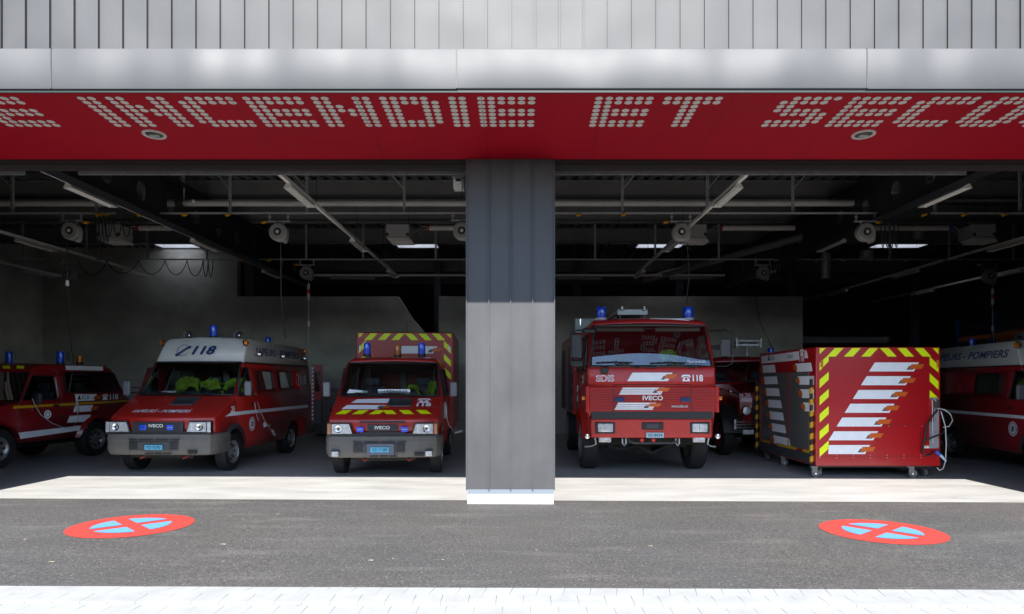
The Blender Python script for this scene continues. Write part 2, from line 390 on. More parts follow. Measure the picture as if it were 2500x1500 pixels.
# fascia
js = [-20, -13.7, -9.35, -5.003, -.666, 3.728, 8.1, 12.4, 20]
for a, b in zip(js[:-1], js[1:]):
    d = {-.666: .006}.get(a, 0)
    mb = MB(); n = 24
    zs = [(YF + .004, 4.783 + d), (YF, 4.80 + d), (YF, 5.20), (YF + .012, 5.218), (YC + .01, ZT)]
    vs = []; nn = len(zs)
    for i in range(n + 1):
        x = a + .003 + (b - a - .006) * i / n
        for (y, z) in zs: vs.append((x, y, z))
    mb.add(vs, [(i * nn + j, (i + 1) * nn + j, (i + 1) * nn + j + 1, i * nn + j + 1) for i in range(n) for j in range(nn - 1)])
    fs(mb, 'fascia_panel', ZINCF)
for x in js[1:-1]: fs(MB().box(x - .009, x + .003, YF - .006, YF + .05, 4.79, 5.215), 'fascia_joint', ZINC, smooth=0)
fs(MB().box(-20, 20, YF + .02, YF + .05, 4.752, 4.80), 'drip_trim', mat('drip_dark', (.03, .033, .03), .5), smooth=0)
# soffit (slopes gently down to the doors)
def sz_(y): return 4.753 - .0564 * (y - 7.32)
REDS = mat('soffit_red', (.46, .0004, .017), .6, 0, var=.06, scale=1.2, spec=.25, bump=.002, bscale=2)
mb = MB().add([(-20, 7.345, sz_(7.345)), (20, 7.345, sz_(7.345)), (20, 9.21, sz_(9.21)), (-20, 9.21, sz_(9.21)), (-20, 7.345, 4.83), (20, 7.345, 4.83), (20, 9.21, 4.83), (-20, 9.21, 4.83)],
              [(0, 3, 2, 1), (4, 5, 6, 7), (0, 1, 5, 4), (3, 7, 6, 2), (0, 4, 7, 3), (1, 2, 6, 5)])
soff = fs(mb, 'soffit', REDS, smooth=0)
SJ = mat('soffit_joint_dark', (.08, .002, .006), .6)
for px in (-60, 255, 560, 868, 1175, 1480, 1790, 2095, 2400, 2705):
    x = (px - 1267) * 7.46 / 1667
    g = MB().add([(x - .002, 7.35, sz_(7.35) - .0045), (x + .002, 7.35, sz_(7.35) - .0045), (x + .002, 9.2, sz_(9.2) - .0045), (x - .002, 9.2, sz_(9.2) - .0045)], [(0, 3, 2, 1)]); g.v = [(a, b - 9.2, c) for a, b, c in g.v]
    g.build('panel_joint', SJ, soff, smooth=0)
FULL = range(6)
GL = {'E': [FULL, FULL, (0, 1), FULL, FULL, (0, 1), FULL, FULL], 'I': [(0, 1)] * 8,
      'N': [(0, 1, 4, 5), (0, 1, 4, 5), (0, 1, 2, 4, 5), FULL, (0, 1, 3, 4, 5), (0, 1, 4, 5), (0, 1, 4, 5), (0, 1, 4, 5)],
      'C': [range(1, 6), FULL, (0, 1), (0, 1), (0, 1), (0, 1), FULL, range(1, 6)],
      'D': [range(5), FULL, (0, 1, 4, 5), (0, 1, 4, 5), (0, 1, 4, 5), (0, 1, 4, 5), FULL, range(5)],
      'T': [FULL, FULL] + [(2, 3)] * 6, 'S': [range(1, 6), range(0, 5), (0, 1), range(0, 5), range(1, 6), (4, 5), FULL, range(5)],
      'O': [range(1, 5), FULL, (0, 1, 4, 5), (0, 1, 4, 5), (0, 1, 4, 5), (0, 1, 4, 5), FULL, range(1, 5)],
      'U': [(0, 1, 4, 5)] * 6 + [FULL, range(1, 5)]}
LETW = mat('pale_letter_dots', (.80, .795, .76), .6, var=.05)
y0r = 7.46; pitch = .0968
for ch, px in (('S', -255.7), ('E', -89), ('I', 198.6), ('N', 266.8), ('C', 434.6), ('E', 601.3), ('N', 768), ('D', 934.8), ('I', 1103), ('E', 1173.8), ('E', 1462.7), ('T', 1631.5), ('S', 1922), ('E', 2091.3), ('C', 2260.6), ('O', 2427), ('U', 2594)):
    X0 = (px - 1267) * y0r / 1667; mb = MB()
    for r_, cols in enumerate(GL[ch]):
        for c in cols:
            cx, cy = X0 + c * .1112, y0r + r_ * pitch
            mb.poly([(cx + a, cy + b - 9.2, sz_(cy + b) - .003) for a, b in disc(0, 0, .0430, 18)][::-1])
    mb.build('letter', LETW, soff, smooth=0)
# pillars
def pillar(x0, x1):
    W = x1 - x0; yf = 9.2; mb = MB()
    e = [x0 + W * t for t in (.0, .255, .502, .752, 1)]
    mb.box(x0 + .006, x1 - .006, yf, 9.95, .198, 4.66)
    p = fs(mb, 'pillar', ZINCP, smooth=0)
    mb = MB()
    for x in e: mb.box(x - .007, x + .007, yf - .028, yf + .01, .19, 4.64)
    mb.box(x0 + .012, x1 - .012, yf - .0025, yf + .01, 3.518, 3.522)
    mb.v = [(x, y - 9.2, z) for x, y, z in mb.v]; mb.build('standing_seams', ZINCP, p, smooth=0)
    g = MB().box(x0 + .012, x1 - .012, yf - .006, yf + .02, .137, .197); g.v = [(x, y - 9.2, z) for x, y, z in g.v]
    g.build('base_trim', mat('blue_grey_trim', (.22, .25, .29), .5, .3), p, smooth=0)
    g = MB().box(x0 + .01, x1 - .008, yf - .016, yf + .7, -.12, .136); g.v = [(x, y - 9.2, z) for x, y, z in g.v]
    g.build('plinth', mat('white_plinth', (.36, .355, .34), .8, var=.12, scale=9, bump=.002, bscale=60), p, smooth=0)
PX0, PX1 = (1139 - 1267) * 9.2 / 1667, (1353.5 - 1267) * 9.2 / 1667
pillar(PX0, PX1); pillar(-8.93, -7.745); pillar(7.62, 8.80)
# closed shutters of the bays beyond, facade wall
SHUT = mat('dark_shutter', (.05, .055, .06), .5, .3)
fs(MB().box(-20, -8.93, 9.3, 9.5, -.1, 4.66), 'closed_door', SHUT, smooth=0); fs(MB().box(8.80, 20, 9.3, 9.5, -.1, 4.66), 'closed_door', SHUT, smooth=0)
LIN = mat('dark_lintel', (.024, .022, .019), .6, var=.1, scale=2)
fs(MB().box(-20, 20, 9.215, 9.26, 4.60, 4.90), 'lintel_gap', BLK, smooth=0)
fs(MB().box(-20, 20, 9.27, 9.32, 4.522, 6.3), 'lintel', LIN, smooth=0)
# walls
def wall_mat():
    m = mat('cast_concrete', (.60, .59, .54), .75, var=.24, scale=.9, bump=.003, bscale=9, stretch=(1, 1, 1.6)); return m
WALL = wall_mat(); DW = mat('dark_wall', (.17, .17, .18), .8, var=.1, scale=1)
fs(MB().box(-15.5, -15.2, 9.5, 34, -.1, 6.2), 'side_wall', WALL, smooth=0)
fs(MB().box(-15.2, -9.0, 21.8, 22.1, -.1, 6.2), 'back_wall', WALL, smooth=0)
mb = MB().prism([(-9.0, -.1), (-3.0, -.1), (-3.0, 3.2), (-3.4, 3.66), (-3.86, 4.37), (-9.0, 4.37)], (0, 21.81, 0), (1, 0, 0), (0, 0, 1), (0, .28, 0))
fs(mb, 'low_concrete_wall', WALL, smooth=0)
fs(MB().box(-2.56, 9.06, 21.8, 22.1, -.1, 4.37), 'low_concrete_wall', WALL, smooth=0)
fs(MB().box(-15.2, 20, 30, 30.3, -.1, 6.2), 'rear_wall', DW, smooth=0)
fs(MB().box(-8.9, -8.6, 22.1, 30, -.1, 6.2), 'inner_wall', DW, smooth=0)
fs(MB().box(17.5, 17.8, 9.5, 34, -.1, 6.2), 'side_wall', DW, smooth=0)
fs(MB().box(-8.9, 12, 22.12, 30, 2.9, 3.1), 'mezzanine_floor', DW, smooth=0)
# roof deck: trapezoidal sheet with rooflight openings
sky_x = [(-11.33, -10.15), (-3.82, -2.56), (3.72, 5.1), (11.15, 12.7)]; SY0, SY1 = 21.08, 21.74; ZC = 5.92
DECK = mat('roof_deck_steel', (.13, .135, .15), .5, .3, var=.1, scale=2)
def deck(x0, x1, y0, y1):
    mb = MB(); x = x0; P = .25; pts = []
    while x < x1 - 1e-6:
        for dx, z in ((0, 0), (.11, 0), (.135, .075), (.225, .075)):
            if x + dx <= x1: pts.append((x + dx, ZC + z))
        x += P
    pts.append((x1, ZC))
    vs = [(a, y, b) for y in (y0, y1) for a, b in pts]; n = len(pts)
    return mb.add(vs, [(i, i + 1, n + i + 1, n + i) for i in range(n - 1)])
fs(deck(-16, 18, 9.5, SY0), 'roof_deck', DECK, smooth=0)
edges = [-16] + [e for s_ in sky_x for e in s_] + [18]
for a, b in zip(edges[::2], edges[1::2]): fs(deck(a, b, SY0, SY1), 'roof_deck', DECK, smooth=0)
fs(deck(-16, 18, SY1, 34), 'roof_deck', DECK, smooth=0)
mb = MB().box(-16.5, 18.5, 7.4, SY0, 6.02, 6.12).box(-16.5, 18.5, SY1, 34, 6.02, 6.12)
for a, b in zip(edges[::2], edges[1::2]): mb.box(a - (.5 if a == -16 else 0), b, SY0, SY1, 6.02, 6.12)
fs(mb, 'roof_slab', STEEL, smooth=0)
KERBW = mat('rooflight_upstand', (.75, .76, .78), .5)
OPAL = bpy.data.materials.new('opal_rooflight'); OPAL.use_nodes = True; _n = OPAL.node_tree.nodes; _n.remove(_n['Principled BSDF'])
_t = _n.new('ShaderNodeBsdfTranslucent'); _t.inputs[0].default_value = (.72, .73, .74, 1); OPAL.node_tree.links.new(_t.outputs[0], _n['Material Output'].inputs[0])
for a, b in sky_x:
    mb = MB().box(a - .03, a, SY0 - .03, SY1 + .03, ZC - .01, 6.13).box(b, b + .03, SY0 - .03, SY1 + .03, ZC - .01, 6.13).box(a, b, SY0 - .03, SY0, ZC - .01, 6.13).box(a, b, SY1, SY1 + .03, ZC - .01, 6.13)
    k = fs(mb, 'rooflight', KERBW, smooth=0)
    g = MB().box(a - .04, b + .04, SY0 - .04, SY1 + .04, 6.132, 6.137); g.v = [(x, y - 9.2, z) for x, y, z in g.v]; g.build('opal_dome', OPAL, k, smooth=0)
# transverse roof beams
for y in (12.05, 14.45, 16.45, 18.95, 24, 27):
    mb = MB().box(-15.2, 17.5, y, y + .22, 5.50, 5.515).box(-15.2, 17.5, y + .10, y + .12, 5.515, 5.90).box(-15.2, 17.5, y, y + .22, 5.90, 5.915)
    fs(mb, 'roof_beam', mat('beam_grey', (.20, .20, .195), .55, .1, var=.1, scale=1.5), smooth=0)
# castellated main girders
GIRD = mat('girder_black_blue', (.014, .016, .02), .5, .1, var=.2, scale=3)
for xg in (-6.62, 6.62):
    mb = MB(); holes = [[(y + a, 5.0 + b) for a, b in disc(0, 0, .17, 16)] for y in [9.95 + 1.02 * k for k in range(12)]]
    sheet(mb, [(9.6, 4.64), (22, 4.64), (22, 5.5), (9.6, 5.5)], holes, lambda y, z: (xg, y, z))
    g = fs(mb, 'main_girder', GIRD, smooth=0, solid=.015)
    g2 = MB().box(xg - .13, xg + .13, 9.6, 22, 4.62, 4.638).box(xg - .13, xg + .13, 9.6, 22, 5.482, 5.497); g2.v = [(x, y - 9.2, z) for x, y, z in g2.v]
    g2.build('flange', GIRD, g, smooth=0)
# steel columns at the back
for x, y in ((13.9, 24), (9.3, 23.5), (-2.8, 23.5), (2.0, 23.5), (5.5, 23.5)):
    fs(MB().box(x - .11, x + .11, y - .11, y - .095, 0, 5.9).box(x - .11, x + .11, y + .095, y + .11, 0, 5.9).box(x - .008, x + .008, y - .095, y + .095, 0, 5.9), 'steel_column', mat('column_blue_grey', (.07, .08, .11), .6), smooth=0)

# recessed downlights in the soffit
for i, (x, y) in enumerate(((-4.486, 8.40), (4.24, 8.40))):
    z = sz_(y); r_ = empty('downlight', (x, y, z), label=['round recessed downlight with a white rim under INCENDIE', 'round recessed downlight with a white rim under the word starting SECO'][i], cat='ceiling light', group='recessed downlights in the red soffit')
    M = Matrix.Rotation(R(-3.2), 4, 'X')
    MB().lathe([(.100, -.004), (.110, -.014), (.136, -.012), (.140, .0)], (0, 0, 0), (0, 0, 1), 36).xform(M).build('rim', mat('white_enamel', (.7, .7, .68), .4), r_)
    MB().lathe([(.100, -.004), (.092, -.0055), (.0, -.0055)], (0, 0, 0), (0, 0, 1), 36).xform(M).build('reflector', mat('downlight_reflector', (.16, .17, .15), .3, .6, var=.5, scale=12), r_)
    MB().cyl((-.05, 0, -.012), (.05, 0, -.012), .014, n=8).cyl((-.05, .03, -.012), (.05, .03, -.012), .012, n=8).xform(M).build('lamp', mat('lamp_glass', (.5, .5, .48), .3), r_)

# ---------------------------------------------------------------- hall services
def hz(x): return gz(x)
# strip-light runs
ZL = 4.73
runs = [(-13.55, 9.7, 20.2), (-10.8, 9.7, 20.2), (-7.02, 10.05, 19.9), (-3.59, 10.1, 20.3), (3.42, 10.1, 20.3), (6.98, 10.1, 20.3), (10.95, 10, 27), (13.85, 10, 27)]
names = ['second strip light run from the left side wall', 'strip light run above the red off-road car', 'strip light run beside the left black girder', 'strip light run above the box van', 'strip light run above the fire engine', 'strip light run beside the right black girder', 'strip light run above the right-hand high-roof van', 'strip light run nearest the blue pallet rack']
names[0] = 'strip light run nearest the left side wall'
for (x, a, b), nm in zip(runs, names):
    rt = empty('strip_light', (x, a, ZL), label=nm, cat='strip light', group='strip light runs along the hall ceiling')
    MB().box(-.028, .028, 0, b - a, .012, .07).build('trunking', LAM, rt, smooth=0)
    y = 10.62
    while y < b - 1:
        o = y - a; L = 1.22
        mb = MB(); pr = [(-.075, -.075), (-.03, 0), (.03, 0), (.075, -.075)]
        mb.prism(pr, (0, o, .01), (1, 0, 0), (0, 0, 1), (0, .012, 0)).prism(pr, (0, o + L - .012, .01), (1, 0, 0), (0, 0, 1), (0, .012, 0))
        vs = [(p, o + q, z + .01) for q in (.012, L - .012) for p, z in pr]
        mb.add(vs, [(0, 1, 5, 4), (1, 2, 6, 5), (2, 3, 7, 6)])
        fx = mb.build('reflector', LAM, rt, smooth=0, solid=.0)
        MB().cyl((0, o + .03, -.03), (0, o + L - .03, -.03), .013, n=8).build('tube_lamp', mat('unlit_tube', (.6, .6, .6), .3), fx)
        y += 4.07
    for q in range(2, int(b - a), 3): MB().cyl((0, q, .07), (0, q, ZC - ZL), .006, n=6).build('suspension_rod', STEEL, rt, smooth=0)
# cross-running strip lights at the back
for i, (x0, x1) in enumerate(((-6.0, -1.2), (.6, 6.0))):
    Y = 19.9; z = 1.65 + 257 * Y / 1667; rt = empty('cross_strip_light', (x0, Y, z), label=['unlit strip light running across the back above the box van', 'unlit strip light running across the back behind the fire engine'][i], cat='strip light', group='strip lights across the back of the hall')
    MB().box(0, x1 - x0, -.03, .03, .0, .06).build('trunking', LAM, rt, smooth=0)
    q = .5
    while q < x1 - x0 - 1.5: MB().box(q, q + 1.3, -.06, .06, -.09, -.002).build('reflector', LAMG, rt, smooth=0, bevel=.02); q += 3.3
    for q in (.5, x1 - x0 - .5): MB().cyl((q, 0, .06), (q, 0, ZC - z), .006, n=6).build('suspension_rod', STEEL, rt, smooth=0)
# big round pipes
def pipe(name, pts, r, m, label, n=16, cat='pipe', group=None):
    o = MB().tube(pts, r, n).build(name, m); return tag(o, label, cat, group)
YP = 13.5; zp = 1.65 + 436 * YP / 1667
pipe('drain_pipe', [(-7.0, YP, zp), (6.86, YP, zp)], .066, PIPE, 'long grey drain pipe crossing the hall between the two black girders', group='grey drain pipes under the roof')
pipe('drain_pipe', [(-15.1, YP, zp), (-8.03, YP, zp)], .066, PIPE, 'grey drain pipe stretching from the left side wall', group='grey drain pipes under the roof')
pipe('drain_riser', [(-6.66, YP, zp + .05), (-6.66, YP, ZC)], .05, PIPE, 'short vertical grey pipe rising from the end of the drain pipe')
tag(MB().lathe([(0, -.035), (.025, -.025), (.035, 0), (.025, .025), (0, .035)], (-6.38, 13.38, 5.19), (0, 1, 0), 14).build('smoke_detector', mat('white_cap', (.8, .8, .78), .4)), 'small round white cap on the drain pipe by the left girder', 'detector')
# hose rails with perforated hangers
def perforated(x, y, z0, z1, w_=.045):
    mb = MB(); z = z0
    mb.box(x - w_ / 2, x - w_ / 2 + .01, y, y + .04, z0, z1).box(x + w_ / 2 - .01, x + w_ / 2, y, y + .04, z0, z1).box(x - w_ / 2 + .01, x + w_ / 2 - .01, y + .035, y + .04, z0, z1)
    while z < z1 - .05: mb.box(x - w_ / 2 + .01, x + w_ / 2 - .01, y, y + .006, z, z + .022); z += .05
    return mb
def rail(Y, dy, segs, hangers, nm, htop, brace):
    zr = 1.65 + dy * Y / 1667
    rt = empty('reel_rail', (0, Y, zr), label=nm, cat='rail', group='steel rails carrying the cable reels')
    for a, b in segs: MB().box(a, b, -.02, .02, -.014, .014).build('track', SIL, rt, smooth=0)
    for x in hangers:
        h = perforated(x, 0, .0, htop - zr).build('hanger', SIL, rt, smooth=0)
        if brace:
            sg = -1 if x < 1 else 1
            MB().tube([(x, .02, htop - zr - .35), (x + sg * .38, .02, htop - zr + .1)], .012, 4).build('brace', SIL, h, smooth=0)
    return zr
z1r = rail(12.6, 411, [(-14.5, -7.45), (-6.95, 6.75), (7.6, 14.5)], [-12.5, -11, -9.36, -7.81, -6.92, -5.34, -3.92, -2.12, 0, 1.91, 3.48, 5.06, 6.72, 7.68, 9.26, 11, 12.6], 'steel rail with perforated hangers nearer the doors', 5.55, True)
z2r = rail(17.38, 298, [(-12.9, 12.9)], [-12.65, -11.02, -9.47, -7.95, -7.03, -5.42, -3.97, -2.12, 0, 1.94, 3.47, 5.09, 6.88, 7.77, 9.45, 10.96, 12.6], 'steel rail with perforated hangers deeper in the hall', 5.66, False)
# cable tray behind the lintel
for i, (a, b) in enumerate(((-15, -6.95), (-6.2, -.75), (.5, 6.3), (7.6, 15))):
    mb = MB().box(a, b, 9.61, 9.617, 4.556, 4.64)
    x = a
    while x < b - .05: mb.box(x, x + .018, 9.60, 9.61, 4.566, 4.61); x += .045
    tag(mb.build('cable_tray', SIL, smooth=0), ['perforated cable tray behind the lintel at the left edge', 'perforated cable tray behind the lintel above the box van', 'perforated cable tray behind the lintel above the fire engine', 'perforated cable tray behind the lintel at the right edge'][i], 'cable tray', 'perforated cable trays behind the lintel')
# door operator beside the pillar
rt = empty('door_operator', (-.85, 9.7, 4.53), label='small white door motor with a chain hanging left of the pillar top', cat='motor')
MB().box(-.075, .075, -.08, .08, -.16, .0).build('housing', mat('white_enamel', (.7, .7, .68), .4), rt, bevel=.012)
MB().box(-.09, .09, -.09, .09, .004, .02).build('bracket', SIL, rt, smooth=0); MB().box(-.04, .03, -.083, -.08, -.06, -.02).build('badge', BLK, rt, smooth=0)
mb = MB()
for k in range(14): mb.tube([(.05 + .008 * (k % 2), -.1, -.01 - k * .022), (.05 - .008 * (k % 2), -.1, -.03 - k * .022)], .006, 4)
mb.build('chain', BLK, rt, smooth=0)
# cable reels
def make_reel():
    rt = empty('cable_reel', (0, 0, 0))
    MB().lathe([(.06, -.075), (.15, -.075), (.166, -.06), (.166, .06), (.15, .075), (.02, .075)], (0, 0, 0), (0, 1, 0), 32).build('drum_housing', REELM, rt)
    MB().prism([(.02, -.15), (.165, -.02), (.15, -.16), (.10, -.20)], (0, -.06, 0), (1, 0, 0), (0, 0, 1), (0, .12, 0)).build('cable_outlet', REELM, rt, smooth=0)
    h = MB().lathe([(.0, -.088), (.065, -.088), (.07, -.07)], (0, 0, 0), (0, 1, 0), 20).build('hub', BLK, rt)
    MB().lathe([(.0, -.098), (.03, -.096), (.032, -.087)], (0, 0, 0), (0, 1, 0), 16).build('hub_cap', mat('white_enamel', (.7, .7, .68), .4), h)
    MB().lathe([(.11, -.0765), (.113, -.081), (.12, -.081), (.123, -.0765)], (0, 0, 0), (0, 1, 0), 28).build('ring', REELM, rt)
    MB().box(-.21, .21, -.02, .02, .19, .215).box(-.09, -.07, -.02, .02, .13, .19).box(.07, .09, -.02, .02, .13, .19).build('mounting_bar', SIL, rt, smooth=0)
    for s in (-1, 1): MB().box(s * .17 - .01, s * .17 + .01, -.012, .012, .215, .335).box(s * .17 - .03, s * .17 + .03, -.016, .016, .285, .297).build('hanger', SIL, rt, smooth=0)
    return rt
proto = make_reel(); reels = []
L_ = ['grey cable reel above the red off-road car, on the nearer rail', 'grey cable reel hanging between the two left vans, on the nearer rail', 'grey cable reel half hidden by the pillar', 'grey cable reel above the fire engine', 'grey cable reel above the red roller container, on the nearer rail',
      'dark cable reel deep in the hall above the off-road car', 'grey cable reel deep in the hall with a red and white plug below', 'cable reel deep in the hall above the old red truck', 'pale cable reel above the right-hand van with a red and white plug']
for i, (x, Y, zz) in enumerate([(-8.25, 12.6, 4.42), (-4.43, 12.6, 4.40), (-1.05, 12.6, 4.42), (2.99, 12.6, 4.40), (6.39, 12.6, 4.40), (-11.44, 17.38, 4.42), (-5.40, 17.38, 4.41), (6.21, 17.38, 4.41), (11.97, 17.38, 4.32)]):
    o = proto if i == 0 else copy_tree(proto); o.location = (x, Y, zz); tag(o, L_[i], 'cable reel', 'cable reels hung from the rails'); reels.append(o)
# hanging cords and connectors
def cord(pts, label, r=.009, m=BLK, plug=None):
    rt = empty('hanging_cord', pts[0], label=label, cat='cord', group='cords hanging from the cable reels')
    P0 = Vector(pts[0]); q = [Vector(p) - P0 for p in pts]
    MB().tube(q, r).build('cable', m, rt)
    if plug:
        for k, (z0, z1, mm, rr) in enumerate(plug):
            MB().cyl((q[0].x, q[0].y, z0 - P0.z), (q[0].x, q[0].y, z1 - P0.z), rr, n=10).build('connector', mm, rt)
    return rt
WP = mat('white_enamel', (.7, .7, .68), .4); RP = mat('red_plug', (.55, .02, .02), .4); BP = mat('blue_plug', (.02, .09, .5), .4)
cord([(-8.27, 12.5, 4.22), (-8.27, 12.5, 3.4), (-8.25, 12.6, 2.2), (-8.28, 12.7, 1.97)], 'black cord dropping from the reel onto the off-road car', .011, plug=[(3.4, 3.5, WP, .03), (3.55, 3.7, BLK, .03)])
cord([(-4.36, 12.5, 4.2), (-4.37, 12.55, 3.2), (-4.38, 12.8, 2.45)], 'black cord dropping behind the roof of the high-roof van', .011)
pl = lambda z: [(z, z - .14, WP, .035), (z - .14, z - .24, RP, .045), (z - .24, z - .40, WP, .035), (z - .95, z - 1.07, WP, .03)]
cord([(-5.33, 17.3, 4.2), (-5.33, 17.3, 3.2), (-5.33, 17.2, 2.1)], 'pale cord with a red and white connector behind the high-roof van', .009, SIL, pl(4.12))
cord([(3.09, 12.55, 4.2), (3.14, 12.6, 3.6), (3.12, 12.75, 3.08)], 'black cord dropping onto the right beacon of the fire engine', .009)
cord([(5.95, 17.3, 4.2), (6.05, 17.2, 3.2), (6.15, 16.5, 2.4)], 'thin black cord dropping onto the old red truck', .009)
cord([(12.0, 17.3, 4.1), (12.0, 17.3, 3.2), (11.98, 17.2, 2.4)], 'pale cord with a red and white connector above the right-hand van', .010, SIL, pl(4.0))
# festoon cable on the deeper rail, left, and yellow cable trolleys
pts = []
xs_ = [-11.0, -9.7, -8.35, -7.4, -6.75, -6.2, -5.95, -5.75]
xs_ = [(p - 1267) * 17.38 / 1667 for p in (202, 271, 348, 412, 465, 504, 516, 528)]
for a, b, d in zip(xs_[:-1], xs_[1:], (.38, .33, .35, .37, .4, .42, .42)):
    for k in range(13):
        t = k / 12; pts.append((a + (b - a) * t, 17.2, z2r - .05 - d * (1 - (2 * t - 1) ** 2) ** .8))
tag(MB().tube(pts, .011, 5).build('festoon_cable', BLK), 'black festoon cable hanging in loops below the rail, before the light patch', 'cable')
_c = lambda where: ['left one of the bunched yellow cable trolleys ' + where, 'second of the bunched yellow cable trolleys ' + where, 'third of the bunched yellow cable trolleys ' + where, 'last of the bunched yellow cable trolleys ' + where]
TL = _c('above the off-road car')[:3] + ['yellow cable trolley on the bar of the reel above the off-road car', 'yellow cable trolley where the left girder strip light crosses the rail', 'yellow cable trolley on the rail below the drain riser', 'yellow cable trolley on the rail right of the drain riser', 'yellow cable trolley on the bar of the reel between the two left vans',
      'yellow cable trolley on the rail just right of the pillar', 'yellow cable trolley at the first hanger right of the pillar', 'yellow cable trolley on the bar of the reel above the fire engine'] + _c('beside the right girder')[:3] + ['yellow cable trolley on the bar of the reel above the container',
      'first yellow cable trolley right of the right girder bunch', 'second yellow cable trolley right of the right girder bunch', 'yellow cable trolley on the nearer rail closest to the right jamb'] + _c('deep behind the left girder') + ['lone yellow cable trolley on the deeper rail right of the left girder', 'yellow cable trolley on the bar of the deep reel behind the vans'] + _c('above the old red truck') + [
      'yellow trolley on the deeper rail at the end of the right girder', 'yellow trolley on the deeper rail left of the container rooflight', 'yellow trolley on the deeper rail under the container rooflight', 'yellow trolley on the deeper rail right of the container rooflight', 'yellow trolley on the deeper rail left of the pale deep reel', 'yellow cable trolley on the bar of the pale deep reel']
ti = -1
for px, Y, zz in [(240, 12.6, z1r), (249, 12.6, z1r), (260, 12.6, z1r), (212, 12.6, z1r - .14), (343, 12.6, z1r), (452, 12.6, z1r), (557, 12.6, z1r), (646, 12.6, z1r - .14), (1412, 12.6, z1r), (1521, 12.6, z1r), (1624, 12.6, z1r - .14), (2149, 12.6, z1r), (2159, 12.6, z1r), (2169, 12.6, z1r), (2143, 12.6, z1r - .14), (2254, 12.6, z1r), (2352, 12.6, z1r), (2450, 12.6, z1r),
                 (587, 17.38, z2r), (595, 17.38, z2r), (605, 17.38, z2r), (614, 17.38, z2r), (658, 17.38, z2r), (724, 17.38, z2r - .1), (1892, 17.38, z2r), (1900, 17.38, z2r), (1909, 17.38, z2r), (1918, 17.38, z2r), (1993, 17.38, z2r), (2058, 17.38, z2r), (2124, 17.38, z2r), (2211, 17.38, z2r), (2304, 17.38, z2r), (2390, 17.38, z2r - .1)]:
    ti += 1; X = (px - 1267) * Y / 1667; mb = MB().box(-.025, .025, -.02, .02, -.055, -.018).cyl((-.02, -.03, -.045), (-.02, .03, -.045), .02, n=8).cyl((.03, -.03, -.03), (.03, .03, -.03), .018, n=8)
    o = mb.build('cable_trolley', mat('yellow_trolley', (.65, .32, .005), .45)); o.location = (X, Y - .03, zz)
    tag(o, TL[ti], 'cable trolley', 'yellow trolleys on the nearer rail' if Y < 13 else 'yellow trolleys on the deeper rail')
for i, (xa, xb, n_, Y, L2) in enumerate(((-7.75, -7.5, 4, 12.5, .5), (6.3, 6.95, 6, 17.2, .55), (-7.6, -7.1, 3, 12.5, .4), (6.62, 6.95, 4, 12.5, .6))):
    pts = []
    for k in range(n_):
        a = xa + (xb - xa) * k / n_; b = xa + (xb - xa) * (k + 1) / n_
        zt = (z1r if Y < 13 else z2r) - .06
        for q in range(9): t = q / 8; pts.append((a + (b - a) * t, Y, zt - L2 * (1 - (2 * t - 1) ** 2) ** .7))
    tag(MB().tube(pts, .009, 5).build('festoon_cable', BLK), ['bunched black loops of cable under the rail left of the left girder', 'bunched black loops of cable under the deeper rail above the old truck', 'slack black cable below the rail by the strip light', 'bunched black loops of cable by the right girder'][i], 'cable')
# unit heaters and flues
def heater(px, label):
    Y = 15.0; X = (px - 1267) * Y / 1667; rt = empty('unit_heater', (X, Y, 4.78), label=label, cat='heater', group='unit heaters under the roof')
    MB().box(-.25, .25, -.25, .25, 0, .27).build('casing', mat('heater_grey', (.34, .34, .33), .5, var=.06), rt, bevel=.01)
    mb = MB()
    for k in range(4): mb.box(-.23 + .02 * k, .25 + .02 * k, -.24, .2, -.03 - .022 * k, -.02 - .022 * k)
    mb.build('louvre', LAM, rt, smooth=0)
    for a in (-.25, .19): MB().box(a, a + .06, -.262, -.25, .02, .08).build('bracket', BLK, rt, smooth=0)
    for a in (-.2, .2): MB().cyl((a, 0, .27), (a, 0, ZC - 4.78), .006, n=5).build('hanging_rod', STEEL, rt, smooth=0)
for px, lb in ((281, 'grey unit heater hanging above the off-road car'), (975, 'grey unit heater hanging above the box van'), (1690, 'grey unit heater half behind the reel above the fire engine'), (2384, 'grey unit heater hanging above the right-hand van')): heater(px, lb)
for i, (a, b) in enumerate(((338, 420), (1046, 1135), (1760, 1939), (2131, 2315))):
    Y = 15.1; z = 1.65 + 375 * Y / 1667; X0, X1 = (a - 1267) * Y / 1667, (b - 1267) * Y / 1667
    rt = empty('flue_duct', (X0, Y, z), label=['short grey flue behind the left girder', 'short grey flue ending behind the pillar-side reel', 'long grey flue right of the fire engine reel', 'grey flue with a blue cap above the roller container'][i], cat='duct', group='grey heater flues')
    MB().cyl((0, 0, 0), (X1 - X0, 0, 0), .062, n=16).build('duct', PIPE, rt)
    e = X1 - X0 if i == 3 else 0
    MB().cyl((e - .02, 0, 0), (e + .03, 0, 0), .066, n=16).build('end_cap', mat('blue_cap', (.02, .10, .4), .5) if i == 3 else mat('red_cap', (.35, .03, .03), .5), rt)
    sg = 1 if i == 3 else -1
    MB().tube([(e + sg * .02, 0, .03), (e + sg * .15, 0, .03), (e + sg * .22, 0, -.05), (e + sg * .3, 0, -.09), (e + sg * .42, 0, -.09)], .011).tube([(e + sg * .02, 0, -.02), (e + sg * .12, 0, -.05), (e + sg * .2, 0, -.16), (e + sg * .1, 0, -.22)], .009).build('hose', REELM, rt)
